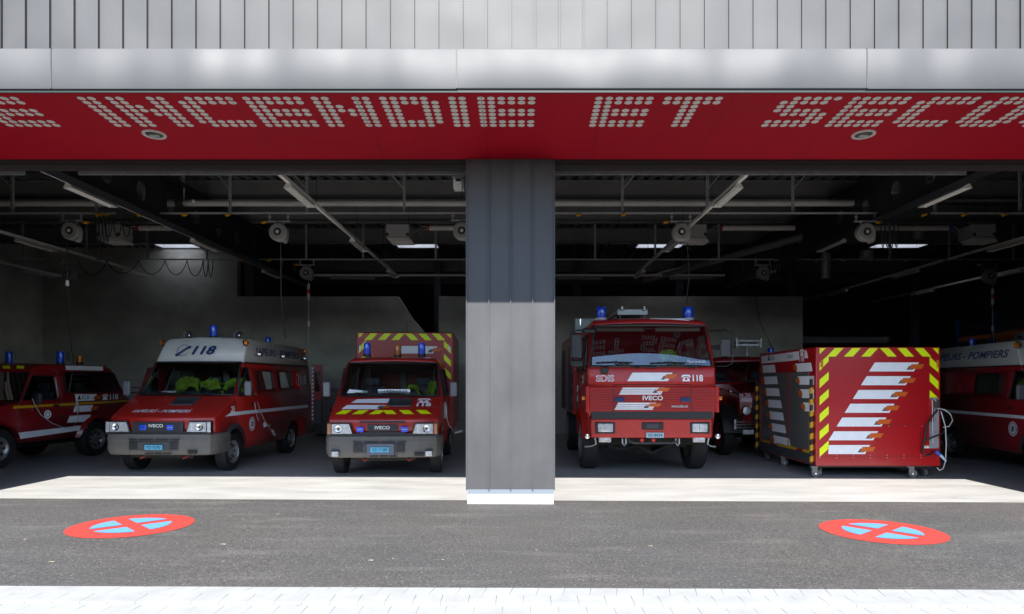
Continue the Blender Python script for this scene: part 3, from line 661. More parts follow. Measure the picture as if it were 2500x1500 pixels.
# round air ducts at the right rear, hanging
for i, (px, py, r_, h_) in enumerate(((2178, 455, .18, .25), (2115, 622, .3, .2), (2240, 575, .3, .25), (2015, 650, .22, .7))):
    Y = 13 if i == 0 else 19; X = (px - 1267) * Y / 1667; z = 1.65 + (932 - py) * Y / 1667
    tag(MB().cyl((X, Y, z - h_ / 2), (X, Y, min(z + h_ / 2, ZC)), r_ * .6, n=20).build('air_duct', SIL), ['short round steel duct beside the right girder', 'round steel duct below the rooflight above the container', 'round steel duct in the shadow between the rails at right', 'tall round steel duct in the dark behind the container'][i], 'duct', 'round steel ducts at the right')
# diagonal strut right bay (roof bracing)
tag(MB().tube([(7.0, 15.6, 5.1), (3.8, 20.6, 4.72)], .09, 10).build('roof_brace', mat('beam_grey', (.20, .20, .195), .55, .1)), 'slanting round steel brace behind the fire engine lights', 'brace')
# pallet rack
rt = empty('pallet_rack', (12.5, 18, gz(12.5)), label='tall pallet rack with blue uprights and orange beams behind the right-hand van', cat='rack')
BL = mat('rack_blue', (.01, .05, .20), .5); OR = mat('rack_orange', (.42, .085, .01), .5)
for k, (x, y) in enumerate(((.35, 2.0), (0, 0), (-.4, -2.1))):
    mb = MB()
    for s in (0, 1.0):
        mb.box(x - .04 + s * 1.0, x + .05 + s * 1.0, y - .04, y + .04, 0, 3.55)
    for z in (.6, 1.4, 2.2, 3.0, 3.3): mb.box(x + .05, x + .96, y - .012, y + .012, z, z + .03)
    mb.build('upright_frame', BL, rt, smooth=0)
for z in (1.3, 2.85):
    mb = MB()
    for s in (0, 1.0):
        for (a, b) in (((.35, 2.0), (0, 0)), ((0, 0), (-.4, -2.1))):
            d = Vector((b[0] - a[0], b[1] - a[1], 0)).normalized() * .045
            mb.prism([(0, 0), (.05, 0), (.05, .12), (0, .12)], Vector((a[0] + s, a[1], z)) + d, (1, 0, 0), (0, 0, 1), Vector((b[0] - a[0], b[1] - a[1], 0)) - d * 2)
    mb.build('beam', OR, rt, smooth=0)

rt = empty('metal_cabinet', (-5.55, 20.6, gz(-5.5)), label='low grey metal cabinet against the rear wall between the two left vans', cat='cabinet')
CG = mat('cabinet_grey', (.34, .35, .36), .5, var=.06)
MB().box(-.55, .55, -.25, .25, .06, 1.45).build('body', CG, rt, bevel=.01); MB().box(-.52, -.005, -.262, -.25, .1, 1.41).build('door', CG, rt, bevel=.004); MB().box(.005, .52, -.262, -.25, .1, 1.41).build('door', CG, rt, bevel=.004)
MB().box(-.06, -.03, -.28, -.262, .7, .85).build('handle', BLK, rt, smooth=0); MB().box(-.5, .5, -.2, .2, 0, .06).build('base', BLK, rt, smooth=0)
rt = empty('wall_box', (-14.5, 21.7, 2.45), label='small pale switch box on the rear wall above the off-road car', cat='switch box')
MB().box(-.16, .16, -.08, .10, -.13, .13).build('case', CG, rt, bevel=.01); MB().box(-.12, .12, -.085, -.08, -.10, .10).build('cover', WHITE, rt, smooth=0)
rt = empty('wall_box', (-3.55, 21.7, 1.35), label='small grey socket box on the low wall left of the gap', cat='socket box')
MB().box(-.10, .10, -.06, .11, -.14, .14).build('case', CG, rt, bevel=.01); MB().cyl((0, 0, .14), (0, 0, 2.2), .015, n=8).build('conduit', CG, rt)

# ================================================================ vehicles
def lerp(a, b, t): return a + (b - a) * t
def pw(pts):
    def f(z):
        if z <= pts[0][0]: return pts[0][1]
        for (a, p), (b, q) in zip(pts[:-1], pts[1:]):
            if z <= b: return lerp(p, q, (z - a) / (b - a))
        return pts[-1][1]
    return f
def arch(cy, cz, r, zb, n=9):
    """wheel-arch points from rear to front or back, lower edge zb"""
    a0 = math.asin(max(-1, min(1, (zb - cz) / r)))
    return [(cy + r * math.cos(a0 + (math.pi - 2 * a0) * i / n), cz + r * math.sin(a0 + (math.pi - 2 * a0) * i / n)) for i in range(n + 1)]
XF = (-1, -.95, -.8, -.6, -.3, 0, .3, .6, .8, .95, 1)
def shell(name, m, root, prof, lower, wf, holes={}, zl=(), skip=(), crown=.03, solid=.02, bevel=.025, ft=None):
    """prof: (y,z,bow) from the front bottom over the roof to the rear bottom; lower: side-outline points (y,z) from rear to front along the sill;
    skip: indexes of profile segments that are open between the pillars"""
    mb = MB()
    W = lambda y, z: wf(z) * (1 if ft is None else ft(y))
    side = [(y + b, z) for y, z, b in prof] + list(lower)
    for s in (-1, 1):
        sheet(mb, side, holes.get(s, []), lambda y, z: (s * W(y, z), y, z), zlines=zl)
    def P(i, f):
        y, z, b = prof[i]; w_ = W(y + b, z); roof = 1 if z > prof[0][1] + .9 * (max(p[1] for p in prof) - prof[0][1]) else 0
        return (f * w_, y + b * f * f, z + roof * crown * (1 - f * f))
    for i in range(len(prof) - 1):
        for k in range(len(XF) - 1):
            if i in skip and 0 < k < len(XF) - 2: continue
            mb.add([P(i, XF[k]), P(i, XF[k + 1]), P(i + 1, XF[k + 1]), P(i + 1, XF[k])], [(0, 1, 2, 3)])
    return mb.build(name, m, root, bevel=bevel, solid=solid, merge=True, smooth=40)
def wheel(root, x, y, r, wd, s, rim=RIM, rr=.6, dual=False, steer=0):
    """s: side that faces outwards"""
    t = MB().lathe([(r * rr, -.5), (r * .93, -.5), (r * .985, -.40), (r, -.28), (r, .28), (r * .985, .40), (r * .93, .5), (r * rr, .5)], (0, 0, 0), (s, 0, 0), 32)
    t.v = [(a * wd, b, c) for a, b, c in t.v]
    M = Matrix.Translation((x, y, r - .004)) @ Matrix.Rotation(steer, 4, 'Z'); t.xform(M)
    tw = t.build('wheel', RUB, root)
    d = wd * .5
    g = MB().lathe([(0, d - .01), (r * .16, d - .01), (r * .18, d - .05), (r * .42, d - .065), (r * rr * .88, d - .02), (r * rr * .99, d - .012), (r * rr * 1.02, d + .004), (r * rr, -d + .01)], (0, 0, 0), (s, 0, 0), 28).xform(M)
    rm = g.build('rim', rim, tw)
    mb = MB()
    for k in range(8):
        a = k * math.pi / 4; q = r * rr * .66
        mb.cyl((s * (d - .060), q * math.cos(a), q * math.sin(a)), (s * (d - .034), q * math.cos(a), q * math.sin(a)), r * .065, n=8)
    mb.xform(M).build('vent_hole', BLK, tw)
    return tw
def beacon(root, x, y, z, r=.075, h=.22, m=None, base=True):
    m = m or BLUEL
    b = MB().lathe([(r * .96, 0), (r, .01), (r, h * .55), (r * .97, h * .93), (r * .90, h * .99), (0, h)], (x, y, z), (0, 0, 1), 20).build('beacon', m, root)
    MB().cyl((x, y, z - .05), (x, y, z + .005), r * 1.12, n=20).build('beacon_base', BLK if base is True else base, b)
    MB().cyl((x, y, z + .02), (x, y, z + h * .75), r * .35, n=10)
    return b
def plate(root, s, x, y, z, wd=.31, h=.085, m=PLATE):
    p = MB().box(x - wd / 2, x + wd / 2, y - .008, y, z - h / 2, z + h / 2).build('number_plate', m, root, bevel=.004)
    text('plate_lettering', s, p, mat('plate_ink', (.01, .02, .03), .5), (x, y - .009, z), (1, 0, 0), (0, 0, 1), h * .62, wd * .82, bold=.0)
    return p
def hi_chevrons(x0, xa, zt, zb, pitch, n, wd, lean):
    """parallelograms leaning towards the middle, then mirrored about xa"""
    out = []
    for k in range(n):
        x = x0 + pitch * k; p = [(x, zb), (x + wd, zb), (x + wd + lean, zt), (x + lean, zt)]; out += [p, [(2 * xa - a, b) for a, b in p][::-1]]
    return out
def vest(root, name, pts, label, grp=None, seed=1):
    """a draped fabric heap: rumpled rounded sheet over a seat back; pts=(x0,x1,y,ztop,drop)"""
    rnd = random.Random(seed); x0, x1, y, zt, dr = pts; mb = MB(); nx, ny = 9, 6; vs = []
    for j in range(ny + 1):
        for i in range(nx + 1):
            u, v = i / nx, j / ny
            if v < .4: yy, zz = y + .13 - v * .5, zt - .05 + .05 * math.sin(v / .4 * math.pi / 2)
            else: yy, zz = y - .07 - .03 * math.sin(v * 9 + u * 5), zt - (v - .4) / .6 * dr * (.75 + .45 * math.sin(u * 3.1 + seed) ** 2)
            xx = lerp(x0, x1, u) + .02 * math.sin(v * 7 + seed)
            zz -= .10 * (2 * u - 1) ** 4; vs.append((xx + rnd.uniform(-.014, .014), yy + rnd.uniform(-.03, .03), zz - .02 + rnd.uniform(-.022, .022)))
    mb.add(vs, [(j * (nx + 1) + i, j * (nx + 1) + i + 1, (j + 1) * (nx + 1) + i + 1, (j + 1) * (nx + 1) + i) for i in range(nx) for j in range(ny)])
    o = mb.build(name, VEST, None, solid=.008, smooth=25); o.matrix_world = Matrix.Translation(root.location) @ Matrix.Rotation(root.rotation_euler.z, 4, 'Z')
    return tag(o, label, 'safety vest', grp)
def seats(root, rows, hw, z0, ztop, w_=.48):
    for (y, xs) in rows:
        for x in xs:
            s_ = MB().box(x - w_ / 2, x + w_ / 2, y - .45, y + .05, z0, z0 + .14).build('seat', SEAT, root, bevel=.04)
            MB().prism([(0, 0), (.1, 0), (.2, ztop - z0 - .25), (.12, ztop - z0 - .25)], (x - w_ / 2, y, z0 + .08), (0, 1, 0), (0, 0, 1), (w_, 0, 0)).build('seat_back', SEAT, s_, bevel=.03)
            MB().box(x - .13, x + .13, y + .13, y + .21, ztop - .16, ztop).build('head_rest', SEAT, s_, bevel=.03)
def steering(root, x, y, z, r=.2, tilt=35):
    M = Matrix.Translation((x, y, z)) @ Matrix.Rotation(R(tilt), 4, 'X')
    MB().tube([(r * math.cos(2 * math.pi * i / 24), r * math.sin(2 * math.pi * i / 24), 0) for i in range(25)], .014, 6).tube([(-r, 0, 0), (0, -.02, -.03), (r, 0, 0)], .014).cyl((0, 0, 0), (0, -.0, -.4), .025).xform(M).build('steering_wheel', BLK, root)
def mirror_unit(root, x, y, z, w_, h, ax, s, m=GPD):
    o = MB().box(x - w_ / 2, x + w_ / 2, y - .03, y + .045, z - h / 2, z + h / 2).build('wing_mirror', m, root, bevel=.025)
    MB().tube([(ax, y + .12, z - h * .3), (x - s * w_ * .45, y + .02, z - h * .3)], .011).tube([(ax, y + .12, z + h * .05), (x - s * w_ * .45, y + .02, z + h * .05)], .011).build('mirror_arm', BLK, o)
    return o
def handle(root, x, y, z, s, L=.14):
    MB().box(x - .004, x + s * .022 if s > 0 else x + .004, y - L / 2, y + L / 2, z - .018, z + .018) if False else None
    a, b = sorted((x, x + s * .02)); return MB().box(a, b, y - L / 2, y + L / 2, z - .018, z + .018).build('door_handle', BLK, root, bevel=.006)

def inner_arch(root, x0, x1, cy, cz, r, name='inner_arch'):
    n = 10; vs = [(x, cy + r * math.cos(math.pi * i / n), cz + r * math.sin(math.pi * i / n)) for x in (x0, x1) for i in range(n + 1)]
    return MB().add(vs, [(i, i + 1, n + 2 + i, n + 1 + i) for i in range(n)]).poly([vs[i] for i in range(n + 1)]).build(name, DARK, root)
# ---- panel van family (front and cab shared by the two high-roof vans and the box van)
WV = pw([(.36, .925), (.52, .965), (1.35, .955), (2.0, .868), (2.08, .80)])
def van_ft(y): return 1 - .05 * max(0, (.7 - y) / .7) ** 1.5 if y < .7 else 1
def vloc(s, y, z, off=0): return (s * (WV(z) * van_ft(y) + off), y, z)
def van(name, X, Y, th, kind, label, paint, plate_txt, left_wins, right_wins, Lr):
    rt = empty(name, (X, Y, gz(X)), R(th), label=label, cat='van')
    high = kind == 'high'
    doorwin = rpoly([(1.0, 1.36), (1.20, 1.88), (1.57, 1.89), (1.66, 1.36)], .05)
    holes = {-1: [doorwin] + left_wins, 1: [doorwin] + right_wins}
    front = [(.05, .60, .12), (.03, .98, .12), (.06, 1.02, .12), (.40, 1.178, .11), (.80, 1.345, .10), (.84, 1.37, .10), (1.36, 2.0, .07)]
    prof = front + ([(Lr, 2.0, 0), (Lr + .05, .9, 0), (Lr + .04, .36, 0)] if high else [(1.42, 2.055, .06), (1.6, 2.085, .03), (Lr - .1, 2.085, 0), (Lr, 2.03, 0), (Lr + .03, .9, 0), (Lr + .02, .40, 0)])
    ry = 3.80
    low = (arch(ry, .34, .42, .36) if Lr > 4 else []) + [(1.33, .36)] + arch(.83, .34, .46, .36)[1:-1] + [(.37, .36), (.2, .6)]
    body = shell('body', paint, rt, prof, low, WV, holes, zl=(.52, 1.35), skip=(5,) + ((6,) if high else ()), ft=van_ft)
    # windscreen
    mb = MB(); gk = MB(); n = 8; W0, W1 = .895, .825
    def ws(u, v, off=0): w_ = lerp(W0, W1, v); b = lerp(.10, .07, v); return (u * w_, lerp(.845, 1.35, v) + b * u * u + .012 + off, lerp(1.375, 1.99, v) - off * .7)
    vs = [ws(-1 + 2 * i / n, j / 3) for j in range(4) for i in range(n + 1)]
    mb.add(vs, [(j * (n + 1) + i, j * (n + 1) + i + 1, (j + 1) * (n + 1) + i + 1, (j + 1) * (n + 1) + i) for i in range(n) for j in range(3)])
    gl = mb.build('windscreen', GLASS, rt)
    lp = [ws(-1 + 2 * i / n, 0, -.006) for i in range(n + 1)] + [ws(1, 1, -.006)] + [ws(1 - 2 * i / n, 1, -.006) for i in range(1, n + 1)] + [ws(-1, 0, -.006)]
    gk.tube(lp, .018, 6).build('windscreen_seal', BLK, gl)
    # side panes
    for s, ws_ in holes.items():
        for k, h in enumerate(ws_):
            g = MB().poly([vloc(s, y, z, -.012) for y, z in h]).build('door_window' if k == 0 else 'side_window', GLASS, rt, smooth=0)
            MB().tube([vloc(s, y, z, .002) for y, z in h + h[:1]], .013, 5).build('window_seal', BLK, g)
    # door shut lines, as narrow grooves filled dark
    for s in (-1, 1):
        d = MB()
        for yy, z0, z1 in ((.93, .80, 1.34), (1.72, .42, 1.95)):
            d.tube([vloc(s, yy, z0, .0015), vloc(s, yy, min(1.35, z1), .0015)] + ([vloc(s, yy, z1, .0015)] if z1 > 1.35 else []), .004, 4)
        d.build('door_gap', BLK, rt)
        handle(rt, s * WV(1.19), 1.60, 1.19, s)
        d = MB(); zz = [vloc(s, y, z, .002) for y, z in arch(.83, .34, .46, .40, 14)]; z2 = [vloc(s, y, z, .026) for y, z in arch(.83, .34, .425, .40, 14)]
        z3 = [vloc(s, y, z, .012) for y, z in arch(.83, .34, .52, .40, 14)]
        m_ = len(zz); d.add(z3 + z2, [(i, i + 1, m_ + i + 1, m_ + i) for i in range(m_ - 1)]).build('wheel_arch_trim', GPD, rt)
    # bumper
    bp = GP
    pth = [(-.985, .62), (-.985, .34), (-.965, .16), (-.90, .045), (-.80, .0), (-.4, -.02), (0, -.025), (.4, -.02), (.80, .0), (.90, .045), (.965, .16), (.985, .34), (.985, .62)]
    pr = [(-.06, .735), (.0, .715), (.012, .62), (.0, .60), (.006, .50), (-.005, .42), (-.035, .365), (-.09, .352)]
    vs = []; m_ = len(pr)
    for i, (x, y) in enumerate(pth):
        a, b = Vector(pth[max(0, i - 1)]), Vector(pth[min(len(pth) - 1, i + 1)]); t = (b - a).normalized(); nx, ny = t.y, -t.x
        for d, z in pr: vs.append((x + nx * d, y + ny * d, z))
    bumper = MB().add(vs, [(i * m_ + j, (i + 1) * m_ + j, (i + 1) * m_ + j + 1, i * m_ + j + 1) for i in range(len(pth) - 1) for j in range(m_ - 1)]).build('bumper', bp, rt, smooth=30)
    cx = -.02
    MB().box(-.93, .93, .015, .06, .715, .765).build('bumper_top_strip', BLK, rt, smooth=0)
    for a, b in ((-.46, -.32), (-.29, -.03), (.0, .24), (.27, .42)): MB().box(a + cx, b + cx, -.046, -.02, .615, .645).build('air_slot', BLK, bumper, smooth=0)
    for a in (-.18, -.02, .14): MB().box(a + cx, a + .13 + cx, -.046, -.02, .375, .395).build('air_slot', BLK, bumper, smooth=0)
    for k in range(3): MB().box(.54, .70, -.042, -.01, .435 - .025 * k, .447 - .025 * k).build('air_slot', BLK, bumper, smooth=0)
    MB().box(-.46 + cx, .40 + cx, -.044, -.02, .445, .598).build('plate_recess', GPD, bumper, bevel=.012)
    for a, b in ((-.45, -.30), (.26, .39)): MB().box(a + cx, b + cx, -.049, -.03, .455, .585).build('recess_opening', BLK, bumper, bevel=.01)
    if kind == 'crew': MB().box(-.25, .20, -.062, -.045, .41, .60).build('plate_holder', mat('blue_grey_panel', (.10, .115, .15), .5), bumper, bevel=.006)
    plate(rt, plate_txt, -.035, -.060 if kind != 'crew' else -.068, .498)
    # grille, headlamps, blue lights
    if high: MB().box(-.45, .435, .004, .10, .745, .93).build('grille', GPD, rt, bevel=.014)
    else:
        MB().box(-.26, .26, .002, .10, .80, .915).build('grille', GPD, rt, bevel=.012)
    g2 = MB()
    if high:
        for k in range(6): g2.box(-.43, .415, -.004, .01, .763 + .027 * k, .774 + .027 * k)
    else:
        g2.box(-.38, .38, .010, .03, .945, .975).box(-.38, .38, .010, .03, .760, .788)
        for k in range(4): g2.box(-.245, .245, -.006, .01, .818 + .022 * k, .826 + .022 * k)
    g2.build('grille_slats', BLK, rt, smooth=0)
    text('grille_lettering', 'IVECO', rt, mat('badge_white', (.75, .75, .72), .4), (-.02 if high else .0, -.012, .865), (1, 0, 0), (0, 0, 1), .056, .25, bold=.02)
    for x in ((-.255, .22) if high else (-.37, .37)):
        o = MB().box(x - .058, x + .058, -.016, .03, .79, .88).build('blue_light', BLUEL, rt, bevel=.008)
        MB().box(x - .045, x + .045, -.018, -.010, .83, .84).build('light_bracket', CHR, o, smooth=0)
    for s in (-1, 1):
        q = [(.50, .755), (.85, .755), (.85, .93), (.555, .93)]
        q = [(s * a, b) for a, b in q]; q = q if s > 0 else q[::-1]
        MB().prism([(a * 1.0, b) for a, b in [(s * .485, .742), (s * .925, .742), (s * .925, .945), (s * .545, .945)]], (0, .020, 0), (1, 0, 0), (0, 0, 1), (0, .08, 0)).build('lamp_surround', BLK, rt, smooth=0)
        o = MB().prism(q, (0, .004, 0), (1, 0, 0), (0, 0, 1), (0, .05, 0)).build('headlight', HL, rt, bevel=.008)
        MB().prism([(s * a, b) for a, b in ((.858, .755), (.92, .755), (.92, .93), (.858, .93))], (0, .008, 0), (1, 0, 0), (0, 0, 1), (0, .06, 0)).build('indicator', mat('pale_amber_lens', (.42, .16, .07), .15, coat=1, bump=.004, bscale=60) if not high else HL, rt, bevel=.006)
        MB().lathe([(.062, -.006), (.055, .0), (.0, .012)], (s * .735, .0, .842), (0, 1, 0), 20).build('reflector_bowl', CHR, o)
        MB().box(s * .735 - .014, s * .735 + .014, -.008, .004, .825, .860).build('bulb_shield', GPD, o, bevel=.004)
        MB().tube([(s * a, .002, b) for a, b in ((.50, .755), (.85, .755), (.85, .93), (.555, .93), (.50, .755))], .006, 4).build('lamp_bezel', GPD, o)
        inner_arch(rt, s * .55, s * .93, .83, .34, .455)
        a_, b_ = sorted((s * .0, s * .93))
    hood_u, hood_v = Vector((1, 0, 0)), Vector((0, .74, .345)).normalized()
    def hd(x, y, off=.0): return (x, y, 1.02 + (y - .06) * .439)
    # scoop and louvres on the bonnet
    sx = .02 if not high else -.04
    def hoodpoly(p, off): return [Vector((x, y, 1.02 + (y - .06) * .448)) + Vector((0, -.41, .912)) * off + Vector((0, .11 * (x / .95) ** 2, 0)) for x, y in p]
    sc = MB(); P_ = hoodpoly([(sx, .46), (sx + .40, .46), (sx + .42, .76), (sx + (-.04 if high else 0), .76)], .006); Q_ = hoodpoly([(sx + .01, .47), (sx + .39, .47), (sx + .40, .74), (sx, .74)], .022)
    sc.add(P_ + Q_, [(4, 5, 6, 7), (0, 1, 5, 4), (1, 2, 6, 5), (2, 3, 7, 6), (3, 0, 4, 7)]).build('bonnet_scoop', GPD, rt, smooth=0)
    lv = MB()
    for k in range(3): lv.poly(hoodpoly([(sx + .03, .485 + .05 * k), (sx + .37, .485 + .05 * k), (sx + .37, .508 + .05 * k), (sx + .03, .508 + .05 * k)], .025))
    lv.build('scoop_louvres', BLK, rt, smooth=0)
    # wipers
    mb = MB()
    for x0, x1 in ((-.10, -.62), (.52, -.02)):
        mb.tube([(x0, .80, 1.395), (lerp(x0, x1, .6), .86, 1.43), (x1, .875 + .06 * x1 * x1, 1.44)], .008, 5).tube([(x1 - .16, .87 + .07 * x1 * x1, 1.425), (x1 + .30, .865 + .04 * x1 * x1, 1.43)], .006, 4)
    mb.build('wiper', BLK, rt)
    # mirrors
    for s in (-1, 1): mirror_unit(rt, s * 1.15, .98, 1.50, .13, .27, s * .93, s, mat('mirror_grey', (.16, .165, .18), .5))
    # cab interior
    MB().prism([(0, 0), (.45, 0), (.38, .30), (.06, .33), (0, .30)], (-.84, .90, 1.04), (0, 1, 0), (0, 0, 1), (1.68, 0, 0)).build('dashboard', BLK, rt, bevel=.02)
    MB().box(-.88, .88, .45, Lr, .62, .66).build('cab_floor', DARK, rt, smooth=0)
    steering(rt, .38, 1.28, 1.36)
    yb = 2.55 if high else 3.02
    MB().box(-.90, .90, yb, yb + .02, .66, 1.36).box(-.84, -.70, yb, yb + .02, 1.36, 1.92).box(-.06, .06, yb, yb + .02, 1.36, 1.92).box(.70, .84, yb, yb + .02, 1.36, 1.92).box(-.84, .84, yb, yb + .02, 1.86, 1.98).build('partition', mat('partition_grey', (.42, .41, .38), .7, var=.1), rt, smooth=0)
    if high: MB().box(-.8, .8, 4.6, 4.62, .7, 1.95).build('rear_lining', mat('partition_grey', (.42, .41, .38), .7, var=.1), rt, smooth=0)
    MB().tube([(-.72, 1.25, 1.06), (-.74, 1.9, 1.9)], .022).tube([(.72, 1.25, 1.06), (.74, 1.9, 1.9)], .022).build('seat_belt', INT, rt)
    seats(rt, [(1.95, (-.52, -.02 if high else -.5, .50))], .9, .95, 1.72)
    # chassis, wheels
    MB().box(-.55, .55, .15, Lr - .1, .30, .60).box(-.50, .50, .28, .34, .27, .38).cyl((-.7, .83, .33), (.7, .83, .33), .05).cyl((-.7, ry, .33), (.7, ry, .33), .06).cyl((0, ry - .12, .32), (0, ry + .12, .32), .13).build('chassis', DARK, rt, smooth=30)
    for k, x in enumerate((-.30, .45)): MB().tube([(x - .05, .10, .345), (x, .0, .30), (x + .05, .10, .345)], .016).build('towing_eye', mat('red_tow_eye', (.22, .03, .025), .6), rt)
    for s in (-1, 1):
        wheel(rt, s * .845, .83, .345, .20, s)
        wheel(rt, s * .80, ry, .345, .22 if high else .30, s)
        inner_arch(rt, s * .5, s * .92, ry, .34, .415) if Lr > 4 else None
    return rt, hoodpoly

def high_van(name, X, Y, th, label, plate_txt, full):
    lw = [rrect(2.02, 2.86, 1.45, 1.85, .07)] ; rw = [rrect(2.03, 2.75, 1.455, 1.84, .06), rrect(3.10, 3.82, 1.465, 1.845, .06)]
    rt, hoodpoly = van(name, X, Y, th, 'high', label, RED if full else RED2, plate_txt, lw, rw, 5.0)
    RW = pw([(1.9, .868), (2.0, .868), (2.40, .815), (2.47, .77)])
    shell('high_roof', WHITE, rt, [(1.37, 2.0, .07), (1.62, 2.40, .06), (1.70, 2.46, .05), (1.9, 2.475, .02), (4.85, 2.44, 0), (4.98, 2.36, 0), (5.05, 2.0, 0)], [], RW, crown=.035, zl=(2.4,))
    MB().tube([(-.83, 1.43, 2.0), (-.4, 1.375, 2.0), (.4, 1.375, 2.0), (.83, 1.43, 2.0)], .016).tube([(.875, 1.45, 1.995), (.875, 5.0, 1.995)], .010, 4).tube([(-.875, 1.45, 1.995), (-.875, 5.0, 1.995)], .010, 4).build('roof_joint', BLK, rt)
    sd = lambda s, y, z: (s * RW(z), y, z)
    for s in (-1, 1):
        v = Vector((s * (RW(2.4) - RW(2.0)), 0, .4)); u = (0, s, 0)
        text('side_lettering', 'SAPEURS - POMPIERS', rt, BLUET, (s * (RW(2.235) + .003), 3.27 if s > 0 else 3.3, 2.235), u, v, .155, 2.42 if s > 0 else 2.9, bold=.02, shear=.0 if s > 0 else .25)
        m_ = decal('side_stripe', WDEC, rt, [[(-2.1, -.034), (2.2, -.034), (2.2, .034), (-1.85, .034)] if s > 0 else [(-2.2, -.03), (2.1, -.03), (2.0, .03), (-2.2, .03)]], (s * (.962), 2.55 if s > 0 else 2.8, 1.035), (0, s, 0), (0, 0, 1), .005)
        cy = 1.59 if s > 0 else 1.52
        pl = ring(.118, .138, n=36) + ring(.088, .106, n=8, a0=20, a1=340) + [disc(0, 0, .082, 20)]
        cr = decal('crest', WDEC, rt, pl, (s * .962, cy, .80), (0, s, 0), (0, 0, 1), .004)
        decal('crest_emblem', GREYF, cr, [[(-.045, -.01), (-.02, .05), (.03, .055), (.045, .02), (.02, .0), (.05, -.045), (-.04, -.05)]], (s * .962, cy, .80), (0, s, 0), (0, 0, 1), .007)
        if s > 0:
            text('unit_number', '25', rt, WDEC, (.966, .76, 1.122), (0, 1, 0), (0, 0, 1), .11, .15, bold=.02)
            pp = ring(.13, .145, 4.13 - 4.4, 0, 24)
            decal('phone_emblem', WDEC, rt, pp + [[(-.35, -.12), (-.31, -.14), (-.19, .08), (-.23, .11)]], (.945, 4.40, 1.66), (0, 1, 0), (-.14, 0, 1), .01)
            text('phone_number', '118', rt, WDEC, (.945, 4.48, 1.66), (0, 1, 0), (-.14, 0, 1), .22, .34, bold=.0, shear=.2)
            for y in (2.01, 3.27, 4.62):
                o = MB().lathe([(0, .05), (.04, .045), (.055, .0), (.03, -.05), (0, -.06)], (.93, y, 2.18), (1, 0, -.15), 14).build('spotlight', CHR, rt)
                MB().cyl((.85, y, 2.15), (.9, y, 2.17), .012).build('light_bracket', BLK, o)
        for y in (1.62, 4.9):
            o = MB().lathe([(.058, -.02), (.058, .015), (.04, .045), (0, .055)], (s * .83, y, 2.385 if y < 2 else 2.36), (s, -.25, .1), 16).build('marker_light', AMB, rt)
            MB().lathe([(.06, -.03), (.068, -.015), (.068, .003), (.05, .004)], (s * .83, y, 2.385 if y < 2 else 2.36), (s, -.25, .1), 16).build('bezel', BLK, o)
    beacon(rt, -.0, 2.0, 2.53, .072, .23); beacon(rt, 0.05 if full else -.05, 4.6, 2.49, .07, .2)
    for x in (-.52, .50):
        o = MB().lathe([(.085, -.12), (.105, -.13), (.10, -.10), (.045, .0), (.035, .05), (0, .06)], (x, 2.15, 2.555), (0, 1, 0), 20).build('loudspeaker_horn', mat('horn_grey', (.16, .16, .15), .5), rt)
        MB().lathe([(0, -.135), (.022, -.13), (.03, -.08)], (x, 2.15, 2.555), (0, 1, 0), 12).build('horn_centre', CHR, o); MB().cyl((x, 2.18, 2.45), (x, 2.18, 2.53), .012).build('stalk', BLK, o)
    fu, fv = Vector((1, 0, 0)), Vector((0, .26, .46)).normalized()
    o_ = Vector((-.02, 1.482, 2.232)) - Vector((0, .87, -.49)) * .0
    text('roof_phone_number', '118', rt, BLUET, o_ + Vector((.09, -.0, 0)), fu, fv, .20, .46, bold=.03, shear=.22)
    arc = [(-.02 + .0, 0)]
    pp = ring(.115, .125, -.32, 0.0, 26, 60, 330) + [[(-.45, -.13), (-.40, -.14), (-.37, -.085), (-.25, .035), (-.19, .05), (-.18, .09), (-.24, .095), (-.40, -.06), (-.45, -.09)]]
    decal('phone_emblem', BLUET, rt, pp, o_, fu, fv, .006)
    rt_, _ = rt, None
    t = text('bonnet_lettering', 'SAPEURS - POMPIERS', rt, WDEC, (-.07, .235, 0), (1, 0, 0), (0, 1, 0), .10, 1.06, bold=.012, shear=.3)
    for q in t.data.vertices: q.co = hoodpoly([(q.co.x, q.co.y)], .010)[0]
    # folded striped edge of the open rear door
    if full:
        d = MB().prism([(0, 0), (.21, .10), (.21, .14), (0, .04)], (.965, 5.03, .62), (1, 0, 0), (0, 1, 0), (0, 0, 1.42))
        dr = d.build('rear_door', RED2, rt, smooth=0)
        MB().box(1.03, 1.155, 5.045, 5.065, 1.38, 1.86).build('rear_window', GLASS, dr, smooth=0); MB().box(1.02, 1.19, 5.035, 5.06, .60, 1.18).build('door_trim', GPD, dr, smooth=0)
        st = [pgram(-.022, .022, z, z + .05, 0) for z in [.1 * k for k in range(14)]]
        decal('warning_stripe', WDEC, rt, [[(-.02, z), (.02, z + .02), (.02, z + .07), (-.02, z + .05)] for z in [.095 * k for k in range(14)]], (.99, 5.02, .68), (1, 0, 0), (0, 0, 1), .008)
    return rt

